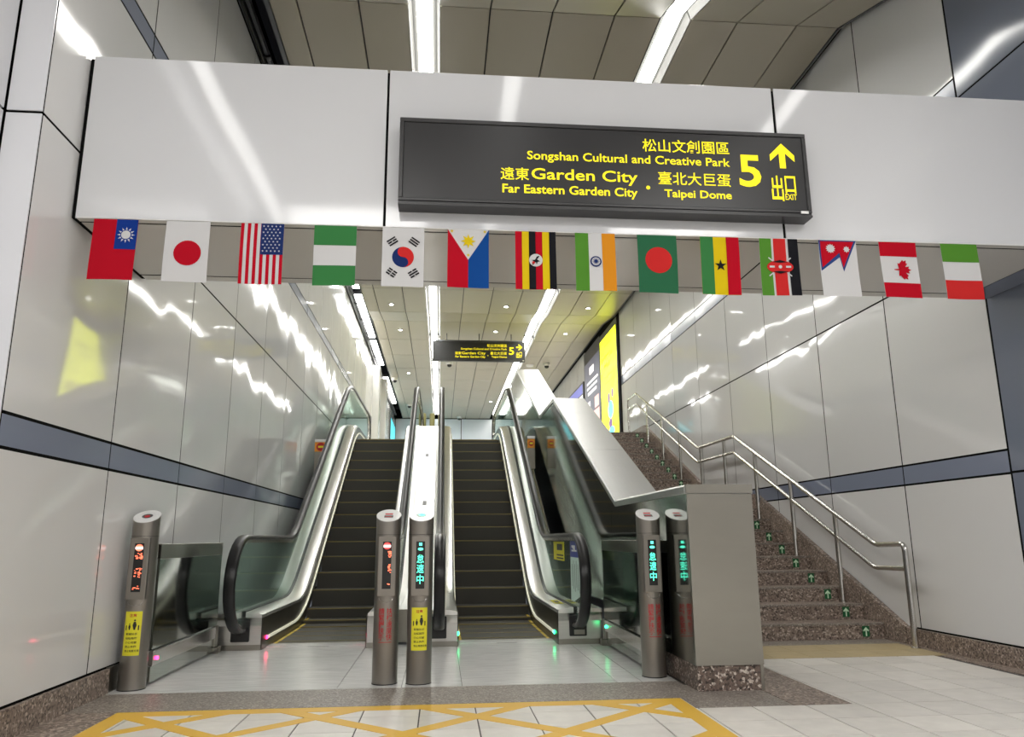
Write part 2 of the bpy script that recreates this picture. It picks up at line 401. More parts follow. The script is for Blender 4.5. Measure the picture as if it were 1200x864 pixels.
for p in ((1.93, 4.42), (-2.2, 4.4)):
    band(p, 0.9, 0.085, 0.0018); band(p, -0.9, 0.085, 0.0024)

# ------------------------------------------------------------------ walls
def wall_cols(wall, m_row, ys, x0, x1, gap):
    for i in range(len(ys)-1):
        for (za, zb, m) in m_row:
            pbox('wall_panel' if 'band' not in m else 'band_panel', m, wall, x0, x1, ys[i]+gap, ys[i+1]-gap, za+gap, zb-gap)
lw = MB().box(-2.35, -2.0625, 3.80, 34.3, 0, 6.6).build('wall_left', 'joint_black'); tag(lw, kind='structure')
ly = [3.764, 5.0]+[5.0+1.295*k for k in range(1, 23)]; ly = [y for y in ly if y < 34]+[34.2]
rows_l = [(0.15, 1.355, 'white_enamel'), (1.355, 1.52, 'band_blue'), (1.52, 3.07, 'white_enamel'), (3.07, 4.27, 'white_enamel'), (4.27, 4.42, 'band_blue'), (4.42, 6.1, 'white_enamel')]
wall_cols(lw, rows_l, ly, XL-0.0025, XL, 0.0085)
for za, zb, m in [(0.15, 3.07, 'near_enamel'), (3.07, 6.1, 'near_enamel')]:
    pbox('wall_panel', m, lw, -2.235, -2.062, 3.755, 3.762, za+0.008, zb-0.008)
nw = MB().box(-2.6, -2.26, -1.0, 3.79, 0, 6.6).build('wall_left', 'joint_black'); tag(nw, kind='structure')
for ya, yb in ((2.45, 3.745), (1.15, 2.44), (-0.15, 1.14)):
    for za, zb, m in [(0.15, 1.355, 'near_enamel'), (1.355, 1.52, 'band_blue'), (1.52, 3.07, 'near_enamel'), (3.07, 5.0, 'near_enamel')]:
        pbox('wall_panel', m, nw, -2.26, -2.24, ya+0.006, yb-0.006, za+0.008, zb-0.008)
bl = MB().box(XL+.0005, -2.035, 3.76, 5.27, 0, 0.145).build('baseboard_left', 'granite_brown'); tag(bl, kind='structure')
kick = MB().box(XL, -2.04, 5.272, 7.1, 0, 0.15).build('trim_1', 'front_steel'); tag(kick, kind='structure')
pilaster = MB().box(XL+0.001, -1.86, 22.6, 23.2, 2.75, 6.0).box(XL+0.001, -1.80, 24.6, 25.2, 2.75, 6.0).build('trim_2', 'white_enamel'); tag(pilaster, kind='structure')

rw = MB().box(4.1185, 4.4, 1.0, 34.3, 0, 6.6).build('wall_right', 'joint_black'); tag(rw, kind='structure')
ry = [5.24+1.312*k for k in range(0, 10)]     # up to the posters
rows_r = [(0.14, 1.36, 'white_enamel'), (1.36, 1.53, 'band_blue'), (1.53, 3.09, 'white_enamel'), (3.09, 4.36, 'white_enamel'), (4.36, 4.56, 'band_blue'), (4.56, 6.12, 'white_enamel')]
wall_cols(rw, rows_r, ry[:10], XR, XR+0.0025, 0.0085)
ry2 = [21.4+1.29*k for k in range(0, 11)]
wall_cols(rw, [(2.98, 4.36, 'white_enamel'), (4.36, 4.56, 'band_blue'), (4.56, 6.2, 'white_enamel')], ry2, XR, XR+0.0025, 0.0085)
wall_cols(rw, [(0.14, 1.365, 'blue_enamel'), (1.365, 2.9, 'blue_enamel'), (2.9, 4.372, 'blue_enamel'), (4.372, 6.1, 'blue_enamel')], [2.62, 3.93, 5.235], XR, XR+0.0025, 0.0085)
wall_cols(rw, [(0.14, 3.0, 'near_enamel'), (3.0, 5.0, 'near_enamel')], [1.0, 2.61], XR, XR+0.0025, 0.0085)
br = MB().box(4.075, 4.117, 1.0, 6.70, 0, 0.135).build('baseboard_right', 'granite_brown'); tag(br, kind='structure')

# far wall of the upper level
fw = MB().box(-2.1, 4.2, 34.32, 34.5, 2.7, 6.6).build('wall_back', 'joint_black'); tag(fw, kind='structure')
for a, b in ((-2.06, -0.75), (-0.74, 0.86), (0.87, 2.47), (2.48, 4.1)):
    pbox('wall_panel', 'far_wall', fw, a+0.01, b-0.01, 34.28, 34.3, 2.76, 6.18)
# upper landing floors
uf = MB().box(-2.06, 1.57, 14.6, 34.28, 2.6, 2.745).build('floor', 'floor_tile'); tag(uf, kind='structure')

# concourse behind the photographer
hall = MB().box(-7.2, -7, -8, 4, 0, 5).box(-7, 10, -8.2, -8, 0, 5).box(10, 10.2, -8, 4, 0, 5).box(-7, -2.6, 3.9, 4.1, 0, 5).box(4.4, 10, 3.9, 4.1, 0, 5).build('wall_front', 'hall_wall'); tag(hall, kind='structure')
hc = MB().box(-7.2, 10.2, -8.2, 3.5, 4.95, 5.05).build('ceiling', 'hall_ceiling'); tag(hc, kind='structure')
# close the volume above the stairs
sh = MB().box(-2.6, 4.4, 3.5, 3.6, 4.95, 7.1).box(-2.6, 4.4, 34.5, 34.6, 0, 7.1).build('wall_front', 'ceiling_dark'); tag(sh, kind='structure')

# ------------------------------------------------------------------ ceiling over the escalators
cl = MB().box(-2.6, 4.4, 3.6, 34.5, 6.9, 7.0).build('ceiling', 'ceiling_dark'); tag(cl, kind='structure')
def cz(y):
    if y < 6.65: return 6.06-0.36*(6.65-y)
    if y < 17.2: return 6.06
    if y < 18.5: return 6.06+0.15*(y-17.2)/1.3
    return 6.21
cxs = [(-1.735, -1.47), (-1.465, -0.87), (-0.865, -0.385), (-0.075, 0.425), (0.43, 1.05), (1.055, 1.68), (1.685, 2.15), (2.47, 2.955), (2.96, 3.585), (3.59, 4.03)]
cys = [3.6, 4.9, 6.65, 8.4, 10.2, 11.9, 13.7, 15.5, 17.2, 18.5, 20.3, 22.1, 23.9, 25.7, 27.5, 29.3, 31.1, 32.7, 34.25]
for i in range(len(cys)-1):
    ya, yb = cys[i]+0.008, cys[i+1]-0.008
    for xa, xb in cxs:
        za, zb = cz(ya), cz(yb)
        key = ('cp', round(xb-xa, 3), round(yb-ya, 3), round(zb-za, 3))
        if key not in CACHE:
            hx, hy, dz = (xb-xa)/2-0.006, (yb-ya)/2, (zb-za)/2
            vs = [(-hx,-hy,-dz),(hx,-hy,-dz),(hx,hy,dz),(-hx,hy,dz),(-hx,-hy,-dz+0.03),(hx,-hy,-dz+0.03),(hx,hy,dz+0.03),(-hx,hy,dz+0.03)]
            o = MB().add(vs, [(0,3,2,1),(4,5,6,7),(0,1,5,4),(1,2,6,5),(2,3,7,6),(3,0,4,7)]).build('ceiling_panel', 'ceiling_panel')
            CACHE[key] = o.data
        else:
            o = bpy.data.objects.new('ceiling_panel', CACHE[key]); COL.objects.link(o)
        o.location = ((xa+xb)/2, (ya+yb)/2, (za+zb)/2); attach(o, cl)
# dark backing above the joints
for i in range(len(cys)-1):
    za, zb = cz(cys[i])+0.045, cz(cys[i+1])+0.045
for xa, xb in ((-1.735, -0.39), (-0.07, 2.145), (2.475, 4.03)):
    MB().sweep([(xa, 0.034), (xb, 0.034), (xb, 0.06), (xa, 0.06)], [(y, cz(y)) for y in (3.6, 6.65, 17.2, 18.5, 34.25)], sm=False).build('joint_backing', 'ceiling_dark', cl)
MB().sweep([(-1.745, -0.02), (-1.737, -0.02), (-1.737, 0.4), (-1.745, 0.4)], [(y, cz(y)) for y in (3.6, 6.65, 17.2, 18.5, 34.25)], sm=False).build('edge_trim', 'trough_grey', cl)
MB().sweep([(4.035, -0.01), (4.055, -0.01), (4.11, 0.15), (4.035, 0.15)], [(y, cz(y)) for y in (3.6, 6.65, 17.2, 18.5, 34.25)], sm=False).build('edge_trim', 'trough_grey', cl)

# recessed strip luminaires
ordn = ['first', 'second', 'third', 'fourth', 'fifth', 'sixth', 'seventh', 'eighth', 'ninth', 'tenth', 'eleventh', 'twelfth']
def strip(x0, x1, ya, yb, label, group):
    t = empty('ceiling_light', ((x0+x1)/2, (ya+yb)/2, cz((ya+yb)/2)), label, 'ceiling light', group)
    ys = [y for y in (ya, 17.2, 18.5, yb) if ya <= y <= yb]
    path = [(y, cz(y)) for y in ys]
    MB().sweep([(x0, 0), (x0+0.03, 0.10), (x1-0.03, 0.10), (x1, 0), (x1-0.0, 0.13), (x0, 0.13)], path, sm=False).build('reflector', 'lamp_reflector', t)
    MB().sweep([(x0+0.078, 0.065), (x1-0.078, 0.065), (x1-0.078, 0.097), (x0+0.078, 0.097)], path, sm=False).build('diffuser', 'strip_diffuser', t)
    return t
segs = [(3.65, 6.64), (6.66, 11.0), (11.1, 15.5), (15.6, 20.0), (20.15, 24.4), (24.6, 28.8), (29.0, 33.5)]
for k, (a, b) in enumerate(segs):
    strip(-0.385, -0.075, a, b, ordn[k]+' recessed strip lamp from the front in the centre ceiling slot', 'strip lamps in the centre ceiling slot')
    strip(2.155, 2.465, a, b, ordn[k]+' recessed strip lamp from the front in the right ceiling slot', 'strip lamps in the right ceiling slot')
# trough lamps on the left
for k, (a, b, x) in enumerate([(8.2, 10.6, -1.84), (10.9, 13.2, -1.84), (13.45, 15.8, -1.84), (16.2, 19.9, -1.86), (20.2, 23.2, -1.87), (25.0, 30.0, -1.87)]):
    t = empty('trough_light', (x, (a+b)/2, 6.2), ordn[k]+' hanging box lamp from the front in the dark gap beside the left wall', 'lamp', 'box lamps along the left wall')
    pbox('lamp_body', 'trough_grey', t, x-0.085, x+0.085, a, b, 6.15, 6.24)
    pbox('diffuser', 'strip_diffuser', t, x-0.075, x+0.075, a+0.04, b-0.04, 6.125, 6.149)
    for yy in (a+0.3, b-0.3): pbox('hanger', 'trough_grey', t, x-0.01, x+0.01, yy, yy+0.02, 6.24, 6.9)
tray = empty('cable_tray', (-1.95, 15, 6.2), 'dark cable tray with black cables running in the gap above the left wall', 'cable tray')
MB().box(-2.055, -2.03, 3.7, 33, 6.12, 6.3).build('tray_rail', 'trough_grey', tray)
MB().box(-1.99, -1.955, 3.7, 33, 6.13, 6.2).build('tray_rail', 'trough_grey', tray)
MB().box(-1.80, -1.76, 3.7, 8.0, 6.10, 6.2).build('tray_rail', 'trough_grey', tray)
for k in range(3):
    pts = [(-2.02+0.012*k+0.012*math.sin(y*1.3+k), y, 6.09+0.02*math.sin(y*0.9+2*k)) for y in frange(3.7, 30, 0.6)]
    MB().tube(pts, 0.012, 6).build('cable', 'rubber', tray)
for y in [6.4+1.3*i for i in range(14)]:
    pbox('bracket', 'black_plastic', tray, -2.055, -1.93, y, y+0.05, 6.11, 6.14)

# ------------------------------------------------------------------ overhead beam
BY = 4.16
beam = MB().box(-2.056, 4.11, BY+0.008, 5.192, 2.6708, 3.66).build('trim_3', 'joint_black'); tag(beam, kind='structure')
for a, b in ((-2.035, -0.351), (-0.337, 2.031), (2.047, 4.1)):
    pbox('fascia_panel', 'white_fascia', beam, a, b, BY, BY+0.008, 2.667, 3.675, 0.002)
for a, b in ((-2.03, 2.050), (2.064, 3.88)):
    for ya, yb in ((BY+0.0085, BY+0.050), (BY+0.070, 5.095), (5.115, 5.20)):
        pbox('soffit_panel', 'soffit_enamel', beam, a, b, ya, yb, 2.668, 2.6706)
pbox('soffit_panel', 'blue_enamel', beam, 3.89, 4.1, BY+0.0085, 5.20, 2.668, 2.6706)
for a, b in ((-2.03, 1.0), (1.01, 4.09)):
    pbox('fascia_panel', 'soffit_enamel', beam, a, b, 5.1925, 5.2, 2.69, 3.66)

# ------------------------------------------------------------------ hanging signs
SIGN = [('松山文創園區', 1.158, 1.685, 3.143, 3.226, .008), ('Songshan Cultural and Creative Park', 0.472, 1.684, 3.048, 3.118, .013),
        ('遠東', 0.317, 0.482, 2.932, 3.01, .008), ('Garden City', 0.496, 1.120, 2.920, 3.011, .012),
        ('Far Eastern Garden City', 0.327, 1.116, 2.835, 2.906, .018), ('臺北大巨蛋', 1.243, 1.681, 2.935, 3.018, .006),
        ('Taipei Dome', 1.276, 1.680, 2.842, 2.906, .018), ('5', 1.735, 1.870, 2.940, 3.147, .02),
        ('出', 1.928, 2.000, 2.857, 3.019, .015), ('口', 2.012, 2.078, 2.907, 3.019, .015), ('EXIT', 2.008, 2.079, 2.866, 2.903, .01)]
def make_sign(y, dz, arrow, label, rods):
    t = empty('direction_sign', (0.95, y+0.05, 3.03+dz), label, 'sign')
    yb = y+0.105
    pbox('housing', 'sign_black', t, -0.26, 2.16, y+0.012, yb, 2.80+dz, 3.293+dz)
    for a in ((-0.262, 2.162, 3.272, 3.297), (-0.262, -0.238, 2.80, 3.271), (2.138, 2.162, 2.80, 3.271)):
        pbox('frame', 'sign_black', t, a[0], a[1], y-0.006, y+0.014, a[2]+dz, a[3]+dz, 0.003)
    MB().box(-0.262, 2.162, y-0.004, yb, 2.785+dz, 2.799+dz).box(-0.262, 2.162, y+0.004, yb, 2.770+dz, 2.785+dz).box(-0.262, 2.162, y-0.006, yb, 2.758+dz, 2.770+dz).build('bottom_ledge', 'sign_black', t)
    pbox('face', 'sign_face', t, -0.237, 2.137, y+0.002, y+0.0115, 2.803+dz, 3.270+dz)
    for body, x0, x1, z0, z1, b in SIGN:
        text('lettering', body, 'sign_yellow', t, x0, x1, z0+dz, z1+dz, y+0.0005, b)
    m = MB(); m.flat([(1.18+0.012*math.cos(a*math.pi/8), 2.913+dz+0.012*math.sin(a*math.pi/8)) for a in range(16)], y+0.0005); m.build('lettering', 'sign_yellow', t, False)
    cx, cz_ = 2.009, 3.148+dz
    P = [(0, .082), (.076, .006), (.076, -.036), (.019, .018), (.019, -.080), (-.019, -.080), (-.019, .018), (-.076, -.036), (-.076, .006)]
    if arrow == 'right': P = [(b, -a) for a, b in P]
    MB().flat([(cx+a, cz_+b) for a, b in P], y+0.0005).build('arrow', 'sign_yellow', t, False)
    pbox('maker_plate', 'white_print', t, 2.092, 2.138, y-0.008, y-0.005, 2.806+dz-0.028, 2.822+dz-0.028)
    if rods:
        for x in (0.1, 0.95, 1.8): MB().tube([(x, y+0.05, 3.293+dz), (x, y+0.05, 6.22)], 0.012, 8).build('hanging_rod', 'trough_grey', t)
        pbox('top_rail', 'trough_grey', t, -0.2, 2.1, y+0.03, y+0.08, 3.30+dz, 3.33+dz)
    return t
make_sign(4.045, 0, 'up', 'large black exit sign with yellow lettering mounted on the white overhead beam', False)
make_sign(19.55, 2.70, 'right', 'distant black exit sign with a right arrow hanging from the far ceiling above the escalators', True)

# ------------------------------------------------------------------ flags
bt = MB().tube([(-2.02, 4.152, 2.668), (1.0, 4.150, 2.662), (4.08, 4.152, 2.668)], 0.003, 6).build('bunting_string', 'white_print')
tag(bt, 'thin white string carrying the flags along the bottom edge of the beam', 'string')
FW, FH, FY, FT = 0.235, 0.352, 4.128, 2.652
def circ(cx, cy, r, n=28, asp=FW/FH): return [(cx+r*math.cos(2*math.pi*k/n), cy+r*asp*math.sin(2*math.pi*k/n)) for k in range(n)]
def star(cx, cy, r, r2, n, a0=-90, asp=FW/FH): return [(cx+(r if k % 2 == 0 else r2)*math.cos(R(a0+180*k/n)), cy+(r if k % 2 == 0 else r2)*asp*math.sin(R(a0+180*k/n))) for k in range(2*n)]
def rect(a, b, c, d): return [(a, b), (c, b), (c, d), (a, d)]
def rrect(cx, cy, w_, h_, ang, asp=FW/FH):
    ca, sa = math.cos(R(ang)), math.sin(R(ang))
    return [(cx+(a*ca-b*sa), cy+(a*sa+b*ca)*asp) for a, b in ((-w_/2, -h_/2), (w_/2, -h_/2), (w_/2, h_/2), (-w_/2, h_/2))]
def flag(xc, what, cloth, prints, k):
    t = empty('flag', (xc, FY, FT), what, 'flag', 'national flags hanging under the beam', None)
    def wy(u, v): return FY-0.010*math.sin(v*2.2+k)*v-0.006*math.sin(u*3+k*1.7)*v
    def W(u, v): return (xc-FW/2+u*FW, FT-v*FH)
    m = MB(); nu, nv = 6, 8; vs = []
    for side in (0, 1):
        for j in range(nv+1):
            for i in range(nu+1):
                u, v = i/nu, j/nv; X, Z = W(u, v); vs.append((X, wy(u, v)+side*0.0012, Z))
    n1 = (nu+1)*(nv+1); fs = []
    for j in range(nv):
        for i in range(nu):
            a = j*(nu+1)+i; fs.append((a, a+nu+1, a+nu+2, a+1)); fs.append((n1+a, n1+a+1, n1+a+nu+2, n1+a+nu+1))
    rim = [i for i in range(nu+1)]+[(nu+1)*(j+1)-1 for j in range(1, nv+1)]+[n1-1-i for i in range(1, nu+1)]+[(nv-j)*(nu+1) for j in range(1, nv)]
    for a, b in zip(rim, rim[1:]+rim[:1]): fs.append((a, b, n1+b, n1+a))
    m.add(vs, fs, 0, True); m.build('cloth', cloth, t)
    bmx = None
    split = []
    for lay, (nm, mm, polys) in enumerate(prints):
        if nm in ('band', 'stripe', 'bar', 'shield_edge', 'spear', 'mark', 'canton', 'star') and len(polys) < 20: split += [(lay, nm, mm, [p]) for p in polys]
        else: split.append((lay, nm, mm, polys))
    for lay, nm, mm, polys in split:
        # flat print: cut on the same grid so that it follows the cloth
        bm = bmesh.new()
        for p in polys:
            f = bm.faces.new([bm.verts.new((u, 0, v)) for u, v in p])
        bm.normal_update()
        bmesh.ops.triangulate(bm, faces=[f for f in bm.faces if len(f.verts) > 4], ngon_method='EAR_CLIP')
        if max(len(p) for p in polys) <= 5:
         for i in range(1, nu): bmesh.ops.bisect_plane(bm, geom=bm.verts[:]+bm.edges[:]+bm.faces[:], plane_co=(i/nu, 0, 0), plane_no=(1, 0, 0))
         for j in range(1, nv): bmesh.ops.bisect_plane(bm, geom=bm.verts[:]+bm.edges[:]+bm.faces[:], plane_co=(0, 0, j/nv), plane_no=(0, 0, 1))
        for vv in bm.verts:
            u, v = vv.co.x, vv.co.z; X, Z = W(u, v); 
            vv.co = (X, wy(u, v)-0.0016-0.0012*lay, Z)
        me = bpy.data.meshes.new(nm); bm.to_mesh(me); bm.free(); me.materials.append(MATS[mm])
        o = bpy.data.objects.new(nm, me); COL.objects.link(o); attach(o, t)
    return t
stripes_us = [rect(0, 0, 1/13, 1)]+[rect(2*i/13, 0, (2*i+1)/13, 1) for i in range(1, 7)]
stars_us = [star(0.53+0.095*i+(0.047 if j % 2 else 0), 0.045+0.052*j, 0.028, 0.012, 5) for j in range(9) for i in range(5 if j % 2 == 0 else 4) if 0.53+0.095*i < 0.97]
def trig(cx, cy, ang, broken):
    out = []
    for k, b in zip((-1, 0, 1), broken):
        ca, sa = math.cos(R(ang)), math.sin(R(ang)); ox, oy = -sa*k*0.062, ca*k*0.062
        if b:
            for sgn in (-1, 1):
                out.append(rrect(cx+ox+ca*sgn*0.064, cy+(oy+sa*sgn*0.064)*FW/FH, 0.105, 0.036, ang))
        else: out.append(rrect(cx+ox, cy+oy*FW/FH, 0.235, 0.036, ang))
    return out
asp = FW/FH
yin_red = [(0.5+0.26*math.cos(a), 0.5+0.26*asp*math.sin(a)) for a in [R(-90+12*i) for i in range(16)]]+[(0.5-0.0+0.13*math.cos(R(90+15*i))*1.0, 0.5+0.13*asp+0.13*asp*math.sin(R(90+15*i))*-1*-1) for i in range(0, 0)]
# comma curve of the disc
yin_red += [(0.5+0.13*math.sin(R(15*i))*(1), 0.5+asp*(0.13+0.13*math.cos(R(15*i)))) for i in range(1, 12)]
yin_red += [(0.5-0.13*math.sin(R(15*i)), 0.5-asp*(0.13-0.13*math.cos(R(15*i)))) for i in range(0, 12)]
leaf = [(0, -1), (.14, -.72), (.36, -.82), (.30, -.42), (.62, -.66), (.68, -.52), (.98, -.56), (.86, -.28), (1.0, -.18), (.60, .16), (.66, .34), (.08, .26), (.04, .72),
        (-.04, .72), (-.08, .26), (-.66, .34), (-.60, .16), (-1.0, -.18), (-.86, -.28), (-.98, -.56), (-.68, -.52), (-.62, -.66), (-.30, -.42), (-.36, -.82), (-.14, -.72)]
leafp = [(0.53-b*0.27, 0.5+a*0.27*asp) for a, b in leaf]
crane = [(-.5, .55), (-.2, .2), (-.55, .0), (-.1, -.05), (.1, -.45), (.45, -.6), (.35, -.35), (.15, -.1), (.5, .15), (.2, .25), (.1, .6), (0, .25), (-.35, .65)]
F = [
 (131, 'red flag with a white sun on a blue canton, leftmost of the row', 'f_red', [('canton', 'f_blue', [rect(.52, 0, 1, .5)]), ('ray', 'f_white', [star(.76, .26, .20, .11, 12)]), ('ring', 'f_blue', [circ(.76, .26, .128)]), ('sun', 'f_white', [circ(.76, .26, .105)])]),
 (217, 'white flag with a large red disc', 'f_white', [('disc', 'f_red', [circ(.53, .53, .31)])]),
 (303, 'flag of red and white upright stripes with a starry dark blue canton', 'f_white', [('stripe', 'f_red', stripes_us), ('canton', 'f_navy', [rect(.47, 0, 1, .52)]), ('star', 'f_white', stars_us)]),
 (388, 'flag with green, white and green level bands', 'f_white', [('band', 'f_green', [rect(0, 0, 1, .333), rect(0, .667, 1, 1)])]),
 (470, 'white flag with a red and blue swirled disc and black bars', 'f_white', [('disc', 'f_navy', [circ(.5, .5, .26)]), ('swirl', 'f_red2', [yin_red]), ('bar', 'f_black', trig(.24, .24, -35, (0, 1, 0))+trig(.76, .24, 35, (0, 0, 0))+trig(.24, .77, 35, (1, 1, 1))+trig(.76, .77, -35, (1, 0, 1)))]),
 (548, 'flag half red half blue with a white triangle and yellow sun', 'f_white', [('field', 'f_red', [[(0, 0), (.5, .52), (.5, 1), (0, 1)]]), ('field', 'f_azure', [[(1, 0), (1, 1), (.5, 1), (.5, .52)]]), ('sun', 'f_yellow', [star(.5, .2, .19, .09, 8)]), ('star', 'f_yellow', [star(.1, .035, .045, .02, 5), star(.9, .035, .045, .02, 5), star(.5, .44, .045, .02, 5)])]),
 (630, 'flag of red, yellow and black upright stripes with a white disc and crane', 'f_red', [('stripe', 'f_yellow', [rect(1/6, 0, 2/6, 1), rect(4/6, 0, 5/6, 1)]), ('stripe', 'f_black', [rect(2/6, 0, 3/6, 1), rect(5/6, 0, 1, 1)]), ('disc', 'f_white', [circ(.5, .5, .165)]), ('crane', 'f_black', [[(.5+a*.2, .5+b*.2*asp) for a, b in crane]]), ('crest', 'f_red2', [circ(.44, .545, .035)])]),
 (703.5, 'flag with green, white and orange upright bands and a small blue wheel', 'f_white', [('band', 'f_green2', [rect(0, 0, .333, 1)]), ('band', 'f_orange', [rect(.667, 0, 1, 1)]), ('wheel', 'f_navy', [circ(.5, .5, .14)]), ('wheel_gap', 'f_white', [circ(.5, .5, .105)]), ('spokes', 'f_navy', [star(.5, .5, .115, .04, 12)])]),
 (780.5, 'dark green flag with a red disc', 'f_green3', [('disc', 'f_red2', [circ(.52, .44, .34)])]),
 (859, 'flag with green, yellow and red upright bands and a black star', 'f_yellow', [('band', 'f_green', [rect(0, 0, .333, 1)]), ('band', 'f_red', [rect(.667, 0, 1, 1)]), ('star', 'f_black', [star(.5, .5, .16, .062, 5)])]),
 (934, 'flag with green, red and black upright bands and a shield with spears', 'f_white', [('band', 'f_green2', [rect(0, 0, .31, 1)]), ('band', 'f_red2', [rect(.36, 0, .68, 1)]), ('band', 'f_black', [rect(.74, 0, 1, 1)]), ('spear', 'f_white', [rrect(.5, .5, .75, .03, 40), rrect(.5, .5, .75, .03, -40)]),
        ('shield', 'f_red2', [[(.5+.34*math.cos(R(15*i)), .5+.17*asp*math.sin(R(15*i))) for i in range(24)]]), ('shield_edge', 'f_black', [[(.3, .5-.125*asp), (.5, .5-.18*asp), (.7, .5-.125*asp), (.5, .5-.105*asp)], [(.3, .5+.125*asp), (.5, .5+.105*asp), (.7, .5+.125*asp), (.5, .5+.18*asp)]]), ('mark', 'f_white', [circ(.5, .5, .045), rrect(.29, .5, .13, .05, 0), rrect(.71, .5, .13, .05, 0)])]),
 (1008, 'white flag with two dark red pennants edged in blue at its top', 'f_white', [('border', 'f_slate', [[(0, 0), (1, 0), (.60, .56), (.53, .30), (0.02, .55)]]), ('pennant', 'f_red', [[(.04, .02), (.93, .02), (.60, .49), (.53, .22), (.05, .49)]]), ('sun', 'f_white', [star(.30, .15, .13, .09, 12)]), ('moon', 'f_white', [star(.72, .16, .09, .06, 8)])]),
 (1083, 'flag with red, white and red level bands and a red maple leaf', 'f_white', [('band', 'f_red', [rect(0, 0, 1, .26), rect(0, .74, 1, 1)]), ('leaf', 'f_red', [leafp])]),
 (1158, 'flag with green, white and red level bands, rightmost of the row', 'f_white', [('band', 'f_green2', [rect(0, 0, 1, .333)]), ('band', 'f_red2', [rect(0, .667, 1, 1)])]),
]
fx = [-1.800, -1.414, -1.012, -0.611, -0.231, 0.137, 0.524, 0.872, 1.240, 1.617, 1.978, 2.345, 2.722, 3.115]
FLAGX = fx
for k, ((pxx, lab, cloth, pr), xc) in enumerate(zip(F, FLAGX)): flag(xc, lab, cloth, pr, k)

